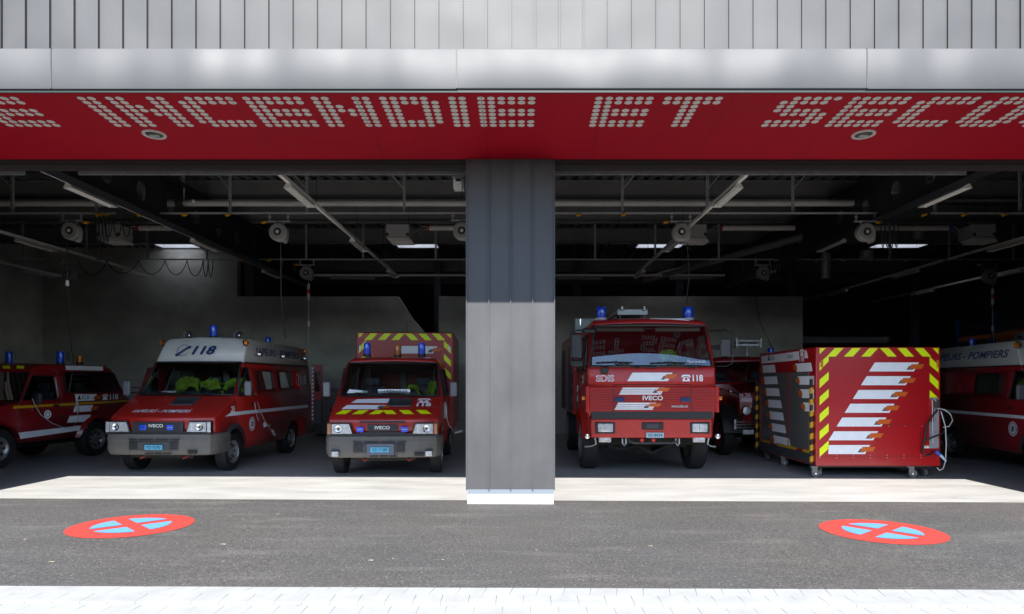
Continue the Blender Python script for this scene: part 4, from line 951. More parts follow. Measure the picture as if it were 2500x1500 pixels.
v1 = high_van('fire_van', -6.22, 11.75, -2, 'red van with a high white roof, two horns, 118 and plate VD 9290', 'VD·9290', True)
v6 = high_van('fire_van', 10.1, 11.23, -5.5, 'red high-roof van cut by the photo edge, seen from its side with POMPIERS on white', 'VD·9311', False)
v6['label'] = 'red high-roof van behind the roller container, only its side with POMPIERS in view'
def top_with(root, o):
    o.matrix_world = Matrix.Translation(root.location) @ Matrix.Rotation(root.rotation_euler.z, 4, 'Z'); return o
vest(v1, 'safety_vest', (-.66, -.20, 1.86, 1.735, .24), 'yellow vest on the passenger seat of the high-roof van, behind the windscreen', None, 1)
vest(v1, 'safety_vest', (-.18, .24, 1.86, 1.69, .20), 'yellow vest on the middle seat of the high-roof van', None, 3)
vest(v1, 'safety_vest', (.30, .84, 1.82, 1.70, .22), 'yellow vest on the driver seat of the high-roof van', None, 5)
vest(v6, 'safety_vest', (-.80, -.45, 1.62, 1.76, .34), 'yellow vest in the door window of the right-hand high-roof van', None, 4)
for x0, m_ in ((-.42, None),):
    o = MB().add([(-.50, .90, 1.425), (-.16, .88, 1.425), (-.20, .96, 1.455), (-.44, .97, 1.455)], [(0, 1, 2, 3)]).build('paper_sheet', WDEC, None, smooth=0); tag(top_with(v1, o), 'pale sheet of paper on the dashboard of the high-roof van', 'paper')

# ---- van with crew cab and box body
v3, hoodpoly = van('box_van', -2.30, 11.5, 2.9, 'crew', 'red van with chevrons on its bonnet, a tall red box behind and plate VD 7189', RED, 'VD·7189', [rpoly([(1.85, 1.38), (1.87, 1.88), (2.75, 1.88), (2.8, 1.38)], .05)], [rpoly([(1.85, 1.38), (1.87, 1.88), (2.75, 1.88), (2.8, 1.38)], .05)], 3.1)
v3['category'] = 'van'
def hood_decal(name, m, polys, off=.008):
    mb = MB()
    for p in polys:
        xs = [q[0] for q in p]; xl = [x / 20 for x in range(int(min(xs) * 20), int(max(xs) * 20) + 1)]
        sheet(mb, p, [], lambda x, y: tuple(hoodpoly([(x, y)], off)[0]), ylines=[x for x in xl if min(xs) + .004 < x < max(xs) - .004])
    return mb.build(name, m, v3, smooth=0)
def hood_text(root, name, s_, x, y, h, wd, m=WDEC, **k):
    t = text(name, s_, root, m, (x, y, 0), (1, 0, 0), (0, 1, 0), h, wd, **k)
    for q in t.data.vertices: q.co = hoodpoly([(q.co.x, q.co.y)], .010)[0]
    return t
hood_decal('bonnet_chevrons', YEL, [q for q in hi_chevrons(-.84, -.02, .325, .185, .29, 3, .175, .10)])
hood_decal('bonnet_stripes', WDEC, [[(-.65, .585), (0, .585), (.03, .75), (-.56, .72)], [(-.77, .36), (-.13, .36), (-.10, .40), (.0, .51), (-.70, .51)]])
hood_decal('bonnet_orange_mark', ORA, [[(-.06, .395), (.04, .395), (.10, .475), (-.02, .475)]], .012)
hood_decal('bonnet_grey_mark', GREYF, [[(-.16, .385), (-.06, .385), (-.02, .475), (-.12, .475)]], .012)
hp = phone_polys(.635, .665, .19)
hood_decal('phone_emblem', WDEC, [[(x, y) for x, y in p] for p in hp]); hood_decal('phone_dial', RED, [disc(.635, .65, .03, 14)], .012)
hood_text(v3, 'phone_number', '118', .645, .515, .125, .25, bold=.03)
beacon(v3, -.55, 1.75, 2.17, .07, .22); beacon(v3, .50, 1.75, 2.17, .07, .22); beacon(v3, -.02, 2.2, 2.17, .07, .2, AMB)
for s in (-1, 1):
    o = MB().box(s * .78 - .055, s * .78 + .055, -.055, .0, .385, .47).build('fog_lamp', HL, v3, bevel=.008)
    MB().box(s * .78 - .065, s * .78 + .065, -.045, .02, .472, .495).build('lamp_bracket', BLK, o, smooth=0)
BX = dict(x0=-1.05, x1=1.05, y0=3.27, y1=6.2)
MB().box(-1.05, 1.05, 3.27, 6.2, .62, 2.705).build('box_body', RED, v3, bevel=.02)
MB().box(-1.02, -.98, 3.262, 3.28, .6, 2.70).box(.0, .001, 3.262, 3.27, 2.0, 2.1).build('box_edge', RED2, v3, smooth=0)
decal('box_chevrons', YEL, v3, hi_chevrons(-.871, .0, 2.681, 2.536, .29, 3, .155, .135) + [[(-.99, 2.575), (-.99, 2.68), (-.885, 2.68)], [(.99, 2.575), (.885, 2.68), (.99, 2.68)]] +
      [[(s * .99, z), (s * .84, z + .15), (s * .84, z + .285), (s * .99, z + .135)] for s in (-1, 1) for z in (2.245, 1.96, 1.675)], (0, 3.266, 0), (1, 0, 0), (0, 0, 1))
decal('box_stripes', WDEC, v3, [[(-.09, 2.247), (.60, 2.247), (.70, 2.405), (-.07, 2.412)], [(-.08, 2.00), (.48, 2.00), (.56, 2.16), (-.06, 2.165)]], (0, 3.266, 0), (1, 0, 0), (0, 0, 1))
decal('box_orange_mark', ORA, v3, [[(.58, 2.29), (.74, 2.29), (.80, 2.365), (.61, 2.365)]], (0, 3.266, 0), (1, 0, 0), (0, 0, 1), .008); decal('box_grey_mark', GREYF, v3, [[(.48, 2.27), (.58, 2.27), (.63, 2.34), (.54, 2.34)]], (0, 3.266, 0), (1, 0, 0), (0, 0, 1), .008)
for s in (-1, 1): MB().box(s * .955 - .018, s * .955 + .018, 3.245, 3.268, 2.30, 2.42).build('marker_light', HL, v3, bevel=.004)
decal('side_mark', YEL2, v3, [[(-.12, .0), (.25, .03), (.25, .10), (-.12, .07)]], (.966, .48, .76), (0, 1, 0), (0, 0, 1)); decal('side_stripes', WDEC, v3, [[(0, 0), (.3, 0), (.3, .3), (0, .3)], [(.45, 0), (.7, .0), (.7, .3), (.45, .3)]], (.966, 1.0, .95), (0, 1, 0), (0, 0, 1))
vest(v3, 'safety_vest', (.28, .52, 1.22, 1.60, .10), 'small folded yellow vest on the dashboard of the box van', None, 2); vest(v3, 'safety_vest', (.66, .80, 1.25, 1.66, .26), 'yellow vest hanging at the driver side of the box van', None, 6)
o = MB().add([(-.22, .93, 1.425), (.36, .93, 1.425), (.36, .945, 1.50), (-.22, .945, 1.50)], [(0, 1, 2, 3)]).build('name_board', WDEC, None, smooth=0); tag(top_with(v3, o), 'white board with black writing behind the windscreen of the box van', 'sign')
t = text('board_lettering', "L'ETRAZ 23", None, BLK, (.10, .934, 1.462), (1, 0, 0), (0, .19, .98), .045, .42, bold=.0); t.parent = o
o = MB().add([(-.78, .93, 1.425), (-.42, .92, 1.42), (-.40, .97, 1.47), (-.74, .98, 1.50)], [(0, 1, 2, 3)]).build('paper_sheet', WDEC, None, smooth=0); tag(top_with(v3, o), 'white papers on the dashboard of the box van', 'paper')

# ---- charging leads tied on the vans
def lead(root, pts, label, m=None, r=.006, plug=None):
    m = m or mat('white_cable', (.6, .6, .58), .5)
    e = empty('charging_lead', root.matrix_basis @ Vector(pts[0]), root.rotation_euler.z, label=label, cat='cable')
    p0 = Vector(pts[0]); q = [Vector(p) - p0 for p in pts]; MB().tube(q, r, 6).build('cable', m, e)
    if plug: a, b = (Vector(plug[0]) - p0, Vector(plug[1]) - p0); MB().cyl(a, b, .028, .022, n=12).build('plug', mat('plug_grey', (.5, .5, .5), .4), e)
    return e
lead(v1, [(.985, 1.66, 1.22), (1.0, 1.72, .95), (.99, 1.83, .85), (.99, 1.9, .95), (.99, 1.78, 1.24), (.99, 1.95, 1.0), (1.0, 2.15, .80), (.99, 2.3, .72), (1.0, 2.6, .52), (.99, 2.75, .50)], 'white charging lead looped on the side of the high-roof van', plug=((1.0, 2.5, .60), (1.0, 2.62, .50)))
tag(MB().box(.97, 1.0, 2.12, 2.17, .70, .80).cyl((1.0, 2.15, .74), (1.0, 2.4, .72), .03, .012).build('charging_plug', mat('plug_grey', (.5, .5, .5), .4)), 'grey charging plug in the flank of the high-roof van', 'plug'); top_with(v1, bpy.data.objects['charging_plug'])
lead(v3, [(.99, 1.2, 1.20), (1.0, 1.3, .95), (1.0, 1.4, 1.20), (1.0, 1.45, .98), (1.03, 1.6, .80), (1.10, 1.6, .72), (1.18, 1.5, .66), (1.30, 1.4, .72)], 'white and red charging lead draped by the box van door', plug=((1.16, 1.5, .66), (1.28, 1.42, .70)))

# ---------------------------------------------------------------- fire engine
FE = empty('fire_engine', (2.335, 11.95, gz(2.3)), label='big red fire engine with two blue beacons and plate VD 8434', cat='fire engine')
WT = pw([(.60, 1.10), (1.13, 1.13), (1.9, 1.125), (2.66, 1.05), (2.76, .98)])
tl = lambda s, y, z, off=0: (s * (WT(z) + off), y, z)
cabwin = {s: [rpoly([(.30, 1.86), (.50, 2.52), (1.10, 2.52), (1.10, 1.86)], .06), rpoly([(1.35, 1.86), (1.35, 2.52), (2.1, 2.52), (2.1, 1.86)], .06)] for s in (-1, 1)}
shell('cab', REDT, FE, [(.06, 1.02, .06), (.02, 1.13, .06), (.02, 1.56, .06), (.0, 1.60, .06), (.03, 1.885, .05), (.05, 1.92, .05), (.225, 2.665, .05), (.30, 2.74, .04), (.55, 2.78, .03), (2.4, 2.78, 0), (2.5, 2.7, 0), (2.5, .75, 0)],
      [(1.72, .75)] + arch(1.15, .55, .62, .75, 8)[1:-1] + [(.56, .75), (.2, .9)], WT, cabwin, zl=(1.13, 1.9), skip=(5,), crown=.04, bevel=.035)
mb = MB(); n = 8
def tws(u, v, off=0): return (u * lerp(1.075, 1.0, v), lerp(.055, .225, v) + .05 * u * u + .01 + off, lerp(1.93, 2.655, v) + (.015 * (1 - u * u) if v > .9 else 0))
vs = [tws(-1 + 2 * i / n, j / 3) for j in range(4) for i in range(n + 1)]
g = mb.add(vs, [(j * (n + 1) + i, j * (n + 1) + i + 1, (j + 1) * (n + 1) + i + 1, (j + 1) * (n + 1) + i) for i in range(n) for j in range(3)]).build('windscreen', GLASST, FE)
lp = [tws(-1 + 2 * i / n, 0, -.01) for i in range(n + 1)] + [tws(1 - 2 * i / n, 1, -.01) for i in range(n + 1)]; lp.append(lp[0])
MB().tube(lp, .024, 6).build('windscreen_seal', BLK, g)
for s in (-1, 1):
    for h in cabwin[s]:
        g = MB().poly([tl(s, y, z, -.012) for y, z in h]).build('side_window', GLASS, FE, smooth=0); MB().tube([tl(s, y, z, .003) for y, z in h + h[:1]], .014, 5).build('window_seal', BLK, g)
    MB().tube([tl(s, .22, .95, .002), tl(s, .25, 1.88, .002), tl(s, .46, 2.56, .002), tl(s, 1.2, 2.56, .002), tl(s, 1.2, .95, .002)], .006, 4).build('door_gap', BLK, FE); handle(FE, s * 1.13, 1.05, 1.7, s)
    fl = MB(); a = [tl(s, y, z, .0) for y, z in arch(1.15, .55, .70, .62, 12)]; b = [tl(s, y, z, .07) for y, z in arch(1.15, .55, .60, .62, 12)]; c = [tl(s, y, z, -.1) for y, z in arch(1.15, .55, .60, .62, 12)]; m_ = len(a)
    fl.add(a + b + c, [(k * m_ + i, k * m_ + i + 1, (k + 1) * m_ + i + 1, (k + 1) * m_ + i) for i in range(m_ - 1) for k in (0, 1)]).build('fender', REDT, FE)
# grille in three panels with slats
gr = MB().box(-1.105, 1.125, -.005, .06, 1.135, 1.565).build('grille', REDT, FE, bevel=.012)
mb = MB()
for k in range(13):
    z = 1.158 + .0305 * k
    for a, b in ((-1.085, -.70), (-.665, .665), (.70, 1.10)): mb.box(a, b, -.0075, .0, z, z + .009)
mb.build('grille_slots', mat('grille_shadow', (.05, .004, .004), .6), gr, smooth=0)
MB().box(-.692, -.674, -.009, 0, 1.14, 1.56).box(.674, .692, -.009, 0, 1.14, 1.56).build('grille_joint', BLK, gr, smooth=0)
for s in (-1, 1):
    MB().box(s * 1.135 - .03, s * 1.135 + .03, -.02, .3, 1.12, 1.58).build('cab_corner', REDT, FE, bevel=.012)
    o = MB().box(s * 1.20 - .035, s * 1.20 + .035, .03, .10, 1.335, 1.40).build('indicator', AMB, FE, bevel=.01); MB().box(s * 1.15 - .03, s * 1.15 + .03, .05, .12, 1.33, 1.41).build('indicator_base', BLK, o)
    o = MB().box(s * .575 - .085, s * .575 + .085, -.035, .0, 1.305, 1.385).build('blue_light', mat('dull_blue_lens', (.008, .03, .12), .3, coat=.3), FE, bevel=.01)
text('maker_lettering', 'IVECO', FE, mat('badge_white', (.75, .75, .72), .4), (.004, -.013, 1.371), (1, 0, 0), (0, 0, 1), .08, .355, bold=.028)
text('model_lettering', 'MAGIRUS', FE, mat('badge_silver', (.5, .55, .55), .4), (.475, -.011, 1.224), (1, 0, 0), (0, 0, 1), .037, .28, bold=.02)
def ystr(z0, n, x0, x1, sh, h): # striped film interrupted by the grille slots
    out = []
    for k in range(n):
        a, b = z0 + h * k / n, z0 + h * (k + 1) / n - .009; out.append([(x0 + sh * (a - z0) / h, a), (x1 + sh * (a - z0) / h, a), (x1 + sh * (b - z0) / h, b), (x0 + sh * (b - z0) / h, b)])
    return out
decal('white_stripes', WDEC, FE, ystr(1.432, 4, -.585, .148, .07, .13) + ystr(1.168, 4, -.665, .0, .07, .13), (0, -.008, 0), (1, 0, 0), (0, 0, 1))
decal('orange_mark', ORA, FE, [pgram(.059, .261, 1.487, 1.549, .055), pgram(-.094, .112, 1.22, 1.28, .055)], (0, -.008, 0), (1, 0, 0), (0, 0, 1), .008, True)
decal('grey_marks', GREYF, FE, [pgram(.0, .07, 1.465, 1.51, .04), pgram(-.16, -.08, 1.197, 1.245, .04)], (0, -.008, 0), (1, 0, 0), (0, 0, 1), .0065)
fu, fv = Vector((1, 0, 0)), Vector((0, .03, .285)).normalized()
P = lambda x, z: (x, .0 + (z - 1.6) * .105 + .10 * (x / 1.125) ** 2 * 0 - .002, z)
decal('white_band', WDEC, FE, [[(-.441, -.075), (.271, -.075), (.36, .075), (-.345, .075)]], P(0, 1.74), fu, fv, .006); decal('orange_mark', ORA, FE, [[(.20, -.03), (.388, -.03), (.441, .048), (.25, .048)]], P(0, 1.74), fu, fv, .010)
decal('grey_mark', GREYF, FE, [[(.154, -.05), (.21, -.05), (.245, .02), (.20, .02)]], P(0, 1.74), fu, fv, .009)
t = text('phone_number', '118', FE, WDEC, P(.805, 1.72), fu, fv, .118, .185, bold=.03)
t2 = text('brigade_lettering', 'SDIS', FE, WDEC, P(-.823, 1.716), fu, fv, .118, .315, bold=.04, shear=-.0)
t3 = text('brigade_lettering', 'SDIS', FE, REDT, P(-.823, 1.716), fu, fv, .093, .296, bold=-.012)
for q in t3.data.vertices: q.co.y -= .003
ph = decal('phone_emblem', WDEC, FE, phone_polys(.595, -.02, .135), P(0, 1.74), fu, fv, .006); p2 = decal('phone_dial', REDT, FE, [disc(.595, -.035, .024, 14)], P(0, 1.74), fu, fv, .010)
for o in (t, t2, t3, ph, p2):
    for q in o.data.vertices: q.co.y += .055 * (q.co.x / 1.125) ** 2
g_ = MB().add([(-1.1, -.014, 1.588), (1.1, -.014, 1.588)], []) if False else None
MB().tube([(-1.10, .06, 1.605), (-.55, .016, 1.605), (0, .001, 1.605), (.55, .016, 1.605), (1.10, .06, 1.605)], .006, 4).build('panel_gap', BLK, FE)
decal('roof_stripe', WDEC, FE, [[(.05, .0), (.74, .0), (.62, .06), (.02, .06)]], (0, .335, 2.735), (1, 0, 0), (0, .4, .5), .025)
# bumper with lamps
MB().box(-1.06, 1.06, -.002, .3, 1.016, 1.134).build('radiator_gap', BLK, FE, smooth=0)
bm_ = MB().prism([(-1.12, .12), (-1.06, .01), (-.9, -.02), (.9, -.02), (1.04, .01), (1.09, .12), (1.09, .30), (-1.12, .30)], (0, 0, .675), (1, 0, 0), (0, 1, 0), (0, 0, .33)).build('bumper', REDB, FE, bevel=.02)
MB().box(-1.08, 1.06, .0, .28, 1.006, 1.014).build('bumper_tread', GPD, bm_, smooth=0)
for s in (-1, 1):
    x = s * .825 + .02 - .02
    MB().box(x - .175, x + .175, -.030, .02, .745, .955).build('lamp_frame', BLK, FE, bevel=.02)
    o = MB().box(x - .135, x + .135, -.040, .0, .775, .93).build('headlight', HL, FE, bevel=.03); MB().box(x - .02, x + .005, -.043, -.035, .80, .92).build('lamp_bulb', CHR, o, bevel=.005)
    o = MB().box(x - .095, x + .095, .0, .07, .60, .69).build('fog_lamp', HL, FE, bevel=.012); MB().box(x - .105, x + .105, .02, .08, .592, .70).build('lamp_frame', WHITE, o, bevel=.01)
    o = MB().lathe([(0, -.05), (.04, -.045), (.05, 0), (0, .02)], (s * 1.14, .02, .70), (0, 1, 0), 14).build('position_lamp', CHR, FE)
    MB().tube([(s * 1.0, .05, .67), (s * .98, .05, .56), (s * 1.05, .1, .52), (s * 1.16, .2, .50)], .014).build('corner_bracket', SIL, FE)
o = MB().box(-.19, .19, -.035, .0, .815, .95).build('tow_recess', BLK, FE, bevel=.02); MB().box(-.10, .10, -.038, -.03, .845, .92).build('tow_pin', GPD, o, smooth=0)
plate(FE, 'VD·8434', .035, -.045, .724, .31, .09, PLATEL)
MB().tube([(-.42, .12, .68), (-.38, .06, .60), (-.30, .05, .575), (.36, .05, .575), (.44, .06, .60), (.48, .12, .68)], .018).build('underrun_bar', GPD, FE); MB().tube([(-.7, .6, .48), (-.4, .55, .42), (-.2, .5, .5), (.1, .5, .36), (.4, .5, .5), (.7, .6, .48)], .03).build('axle_linkage', DARK, FE)
for x in (-.48, .46): MB().tube([(x - .03, .1, .66), (x - .03, .08, .57), (x, .08, .53), (x + .03, .08, .57), (x + .03, .1, .66)], .014).build('shackle', SIL, FE)
for x in (-.18, .02): MB().cyl((x, .0, .63), (x, .12, .63), .032, n=12).build('air_coupling', mat('red_plug', (.55, .02, .02), .4), FE)
MB().box(-.45, .45, .3, 6.3, .55, .85).cyl((-1.0, 1.15, .5), (1.0, 1.15, .5), .07).cyl((-1.0, 4.6, .5), (1.0, 4.6, .5), .09).cyl((.0, 1.0, .48), (0, 1.35, .48), .20).cyl((0, 4.4, .48), (0, 4.8, .48), .24).box(-.9, -.3, .55, .65, .50, .75).box(.3, .9, .55, .65, .5, .75).build('chassis', DARK, FE, smooth=30)
for s in (-1, 1): wheel(FE, s * 1.01, 1.15, .52, .30, s); wheel(FE, s * .96, 4.6, .52, .40, s); inner_arch(FE, s * .6, s * 1.10, 1.15, .56, .60)
# windscreen furniture
mb = MB()
for (a, b, c) in (((-.33, 1.995), (-.98, 1.992), (-.23, 1.895)), ((.60, 1.99), (-.03, 1.985), (.73, 1.895))):
    fy = lambda z, x: .055 + (z - 1.93) * .235 + .05 * (x / 1.07) ** 2 - .02
    cx_, cz_ = (a[0] + b[0]) / 2, (a[1] + b[1]) / 2
    mb.tube([(a[0], fy(a[1], a[0]), a[1]), (cx_, fy(cz_, cx_) - .01, cz_ + .015), (b[0], fy(b[1], b[0]), b[1])], .010, 5).tube([(cx_, fy(cz_, cx_) - .015, cz_), (c[0], .02, c[1])], .010, 5).tube([(cx_ + .12, fy(cz_, cx_) - .015, cz_), (c[0] + .03, .02, c[1])], .008, 5)
mb.build('wiper', BLK, FE)
MB().box(-.13, .06, -.01, .03, 1.895, 1.925).box(-.90, -.77, -.02, .04, 1.80, 1.90).build('panel_fitting', BLK, FE, bevel=.01)
t = text('windscreen_lettering', 'Planchon mobile', FE, WDEC, (.79, .052 + .05 * .55, 2.012), (1, .1, 0), (0, .33, 1), .055, .33, bold=.0, shear=.2)
for s, (x0, z1_, z0_) in ((-1, (-1.33, 2.50, 1.98)), (1, (1.30, 2.42, 2.02))):
    o = MB().box(x0 - .10, x0 + .10, .02, .10, z0_ + .08, z1_).build('wing_mirror', GPD, FE, bevel=.03)
    if s < 0: MB().box(x0 - .11, x0 + .12, -.02, .08, z0_ - .06, z0_ + .06).build('wide_mirror', BLK, o, bevel=.03)
    MB().tube([(s * 1.06, .25, 2.56), (x0 - s * .02, .0, 2.56), (x0 + s * .10, .0, 2.50), (x0 + s * .10, .0, 1.98), (x0, .0, 1.93), (s * 1.13, .18, 1.93)], .013).build('mirror_arm', BLK, o)
MB().box(-1.22, -.98, .10, .22, 2.52, 2.60).build('lamp_cluster', BLK, FE, bevel=.03)
# interior
MB().box(-1.0, 1.0, .18, .55, 1.55, 1.84).build('dashboard', BLK, FE, bevel=.05); steering(FE, .50, .70, 1.98, .24, 30)
seats(FE, [(1.15, (-.6, .02, .58)), (2.1, (-.6, 0, .6))], 1, 1.25, 2.2, .5); MB().box(-1.05, 1.05, .3, 2.45, .95, 1.0).build('cab_floor', DARK, FE, smooth=0)
VIS = mat('sun_visor', (.33, .31, .22), .8)
MB().box(-.95, -.06, .34, .36, 2.56, 2.64).box(.12, .92, .34, .36, 2.56, 2.64).build('sun_visor', VIS, FE, bevel=.01); MB().box(-.10, .10, .33, .38, 2.58, 2.64).build('interior_mirror', BLK, FE, bevel=.01)
vest(FE, 'safety_vest', (.30, .68, .95, 2.27, .24), 'yellow vest over the driver seat of the fire engine', None, 8)
# beacons, ladder, roof boxes, body
for x in (-.80, .82): beacon(FE, x, .80, 2.84, .095, .21, base=mat('beacon_white_base', (.5, .5, .52), .4))
BD = MB().box(-1.17, 1.17, 2.6, 6.6, .95, 2.70).build('equipment_body', REDT, FE, bevel=.03)
for s in (-1, 1):
    for k, (a, b) in enumerate(((2.75, 3.95), (5.2, 6.5))): MB().box(min(s * 1.165, s * 1.185), max(s * 1.165, s * 1.185), a, b, .98 if k else 1.0, 2.45).build('roller_shutter', GPD, BD, smooth=0)
    decal('side_marks', WDEC, BD, [pgram(.0, .25, z, z + .12, .05) for z in (1.2, 1.5, 1.8)], (s * 1.176, 2.62 if s > 0 else 2.95, 0), (0, s, 0), (0, 0, 1), .006)
    t = text('side_number', '011', FE, WDEC, (s * 1.136, .80, 1.70), (0, s, 0), (0, 0, 1), .17, .30, bold=.03)
    decal('side_film', WDEC, FE, [pgram(.0, .35, z, z + .13, .06) for z in (1.35, 1.15)], (s * 1.135, 1.3 if s > 0 else 2.2, .1), (0, s, 0), (0, 0, 1))
LD = MB()
for x in (-.62, -.12): LD.box(x - .025, x + .025, 1.1, 6.0, 2.90, 2.97)
for k in range(16): LD.cyl((-.62, 1.25 + .3 * k, 2.935), (-.12, 1.25 + .3 * k, 2.935), .015, n=8)
LD.box(-.66, -.08, 1.08, 1.11, 2.86, 2.96)
rt = empty('ladder', FE.location + Vector((.2, 0, .07)), label='aluminium ladder lying on the roof of the fire engine', cat='ladder')
MB().box(-.66, -.08, 1.06, 1.10, 2.86, 2.965).build('end_plate', mat('pale_aluminium', (.45, .48, .48), .5, .3), rt, bevel=.006); MB().box(-.60, -.55, 1.0, 1.08, 2.94, 3.02).box(-.18, -.13, 1.0, 1.08, 2.94, 3.02).box(-.61, -.59, 1.1, 1.2, 2.78, 2.9).box(-.15, -.13, 1.1, 1.2, 2.78, 2.9).build('bracket', SIL, rt, bevel=.01)
LD.build('rails_and_rungs', SIL, rt, smooth=0); MB().box(-.60, -.14, 1.5, 1.6, 2.70, 2.90).build('rack_support', GPD, rt, bevel=.01)
rt = empty('roof_box', FE.location, label='grey metal locker on the roof of the fire engine, next to the left mirror', cat='locker')
MB().box(-1.13, -.62, 2.7, 3.9, 2.70, 2.995).build('case', mat('locker_grey', (.30, .34, .34), .5, .2), rt, bevel=.01); MB().box(-1.15, -.60, 2.68, 3.92, 2.985, 3.01).build('lid', mat('locker_grey', (.30, .34, .34), .5, .2), rt, bevel=.005)
MB().box(-1.03, -1.01, 2.67, 2.69, 2.86, 3.0).box(-.70, -.68, 2.67, 2.69, 2.86, 3.0).build('latch', CHR, rt, smooth=0)

# ---------------------------------------------------------------- roller container
RC = empty('roller_container', (6.25, 11.88, gz(6.29)), label='red roller container on castors with yellow chevrons and white stripes', cat='container')
body = MB().box(-1.085, 1.085, .0, 2.80, .205, 2.275).build('body', REDC, RC, bevel=.012)
MB().box(-1.02, 1.07, -.004, .01, .374, .378).box(-.72, .735, -.004, .01, .918, .922).box(-.722, -.718, -.004, .01, .38, .918).box(.735, .739, -.004, .01, .38, .90).build('panel_gap', BLK, body, smooth=0)
mb = MB()
for k in range(8):
    x = -1.015 + .2925 * k
    for z in (.395, .35): mb.cyl((x, -.006, z), (x, 0, z), .007, n=8)
for k in range(6): mb.cyl((-.69 + .29 * k, -.006, .902), (-.69 + .29 * k, 0, .902), .007, n=8)
mb.build('rivets', SIL, body, smooth=0)
wh, og, gy = [], [], []
for k in range(7):
    dz, dx = -.2395 * k, -.1415 * k; l0, l1 = max(-.868, -.161 + dx), max(-.868, -.061 + dx)
    wh.append([(l0, 1.851 + dz), (.617 + dx, 1.851 + dz), (.706 + dx, 2.008 + dz), (l1, 2.008 + dz)])
    og.append([(.53 + dx, 1.894 + dz), (.748 + dx, 1.894 + dz), (.80 + dx, 1.976 + dz), (.575 + dx, 1.976 + dz)]); gy.append([(.485 + dx, 1.880 + dz), (.60 + dx, 1.880 + dz), (.645 + dx, 1.948 + dz), (.535 + dx, 1.948 + dz)])
F_ = ((0, 0, 0), (1, 0, 0), (0, 0, 1))
decal('white_stripe', WDEC, RC, wh, *F_, .005, True); decal('grey_mark', GREYF, RC, gy, *F_, .007, True); decal('orange_mark', ORA, RC, og, *F_, .009, True)
ch = hi_chevrons(-.897, .013, 2.258, 2.110, .301, 3, .154, .140) + [[(-1.022, 2.15), (-1.022, 2.258), (-.915, 2.258)], [(1.048, 2.15), (.941, 2.258), (1.048, 2.258)]]
for k in range(6): ch.append([(-1.022, 1.560 - .2995 * k + .26 - .26), (-.863, 1.708 - .2995 * k), (-.863, 1.847 - .2995 * k), (-1.022, 1.705 - .2995 * k)] if True else None)
ch = [c for c in ch if min(z for _, z in c) > .1 or True]
ch.append([(-1.022, 1.862), (-.863, 2.03), (-.863, 2.11), (-.90, 2.11), (-1.022, 2.0)])
ch.append([(.893, 2.11), (.893, 1.96), (1.048, 1.83), (1.048, 1.965)]); ch.append([(.893, 1.82), (.893, 1.68), (1.048, 1.53), (1.048, 1.675)]); ch.append([(.893, 1.53), (.893, 1.395), (1.04, 1.395)])
ch = [c for c in ch if min(z for _, z in c) > .1]
ch[-5:] = ch[-5:]
decal('chevrons', YEL, RC, ch, *F_, .005)
for x in (-.985, 1.035): MB().box(x - .022, x + .022, -.02, 0, 1.92, 2.05).build('marker_light', AMB, RC, bevel=.006)
# left flank: shutters, films, striped posts
L_ = ((-1.085, 0, 0), (0, -1, 0), (0, 0, 1))
def flip(p): return [(-a, b) for a, b in p]
for k, (a, b) in enumerate(((1.20, 2.62), (.275, 1.155))):
    o = MB().box(-1.10, -1.08, a, b, .45, 1.85).build('roller_shutter', mat('shutter_grey', (.14, .14, .135), .5, .3, var=.08, scale=3), RC, smooth=0)
    mb = MB()
    for q in range(28): mb.box(-1.1018, -1.099, a + .01, b - .01, .47 + .049 * q, .4725 + .049 * q)
    mb.build('shutter_grooves', BLK, o, smooth=0)
MB().box(-1.104, -1.08, 1.157, 1.198, .42, 1.86).build('door_post', REDC, RC, smooth=0)
decal('top_band', WDEC, RC, [flip([(2.66, 2.055), (.70, 2.075), (.70, 2.235), (2.66, 2.21)]), flip([(.46, 2.10), (.30, 2.09), (.37, 2.235), (.46, 2.24)])], *L_, .005)
text('band_lettering', 'ECA', RC, BLK, (-1.090, 2.02, 2.150), (0, -1, 0), (0, 0, 1), .085, .24, bold=.0); decal('triangle_emblem', BLK, RC, [flip([(2.28, 2.11), (2.17, 2.11), (2.20, 2.20), (2.25, 2.20)])], *L_, .008)
text('band_lettering', 'TUYAUX', RC, BLK, (-1.090, 1.11, 2.150), (0, -1, 0), (0, 0, 1), .06, .30, bold=.0)
text('phone_number', '118', RC, WDEC, (-1.089, .575, 2.085), (0, -1, 0), (0, 0, 1), .10, .20, bold=.02); decal('phone_emblem', WDEC, RC, [flip(p) for p in phone_polys(.575, 2.20, .14)], *L_, .004)
ws_, os_ = [], []
for k in range(7):
    dz, dx = -.237 * k, -.105 * k
    ws_.append(flip([(2.54 + dx, 1.855 + dz), (1.79 + dx, 1.862 + dz), (1.86 + dx, 2.015 + dz), (2.57 + dx, 2.015 + dz)] if k < 6 else [(2.54 + dx, 1.855 + dz), (1.05, 1.862 + dz), (1.12, 2.015 + dz), (2.57 + dx, 2.015 + dz)]))
    os_.append(flip([(2.50 + dx, 1.88 + dz), (2.70 + dx, 1.90 + dz), (2.74 + dx, 1.98 + dz), (2.54 + dx, 1.98 + dz)]))
for k in range(4):
    dz, dx = -.237 * k, -.12 * k
    ws_.append(flip([(.78 + dx, 1.855 + dz), (.03 if k else .085, 1.855 + dz), (.03 if k else .15, 2.01 + dz), (.85 + dx, 2.01 + dz)])); os_.append(flip([(.74 + dx, 1.88 + dz), (.90 + dx, 1.89 + dz), (.95 + dx, 1.98 + dz), (.78 + dx, 1.98 + dz)]))
decal('flank_stripe', WDEC, RC, ws_, *L_, .0185, True); decal('flank_orange_mark', ORA, RC, os_, *L_, .022, True)
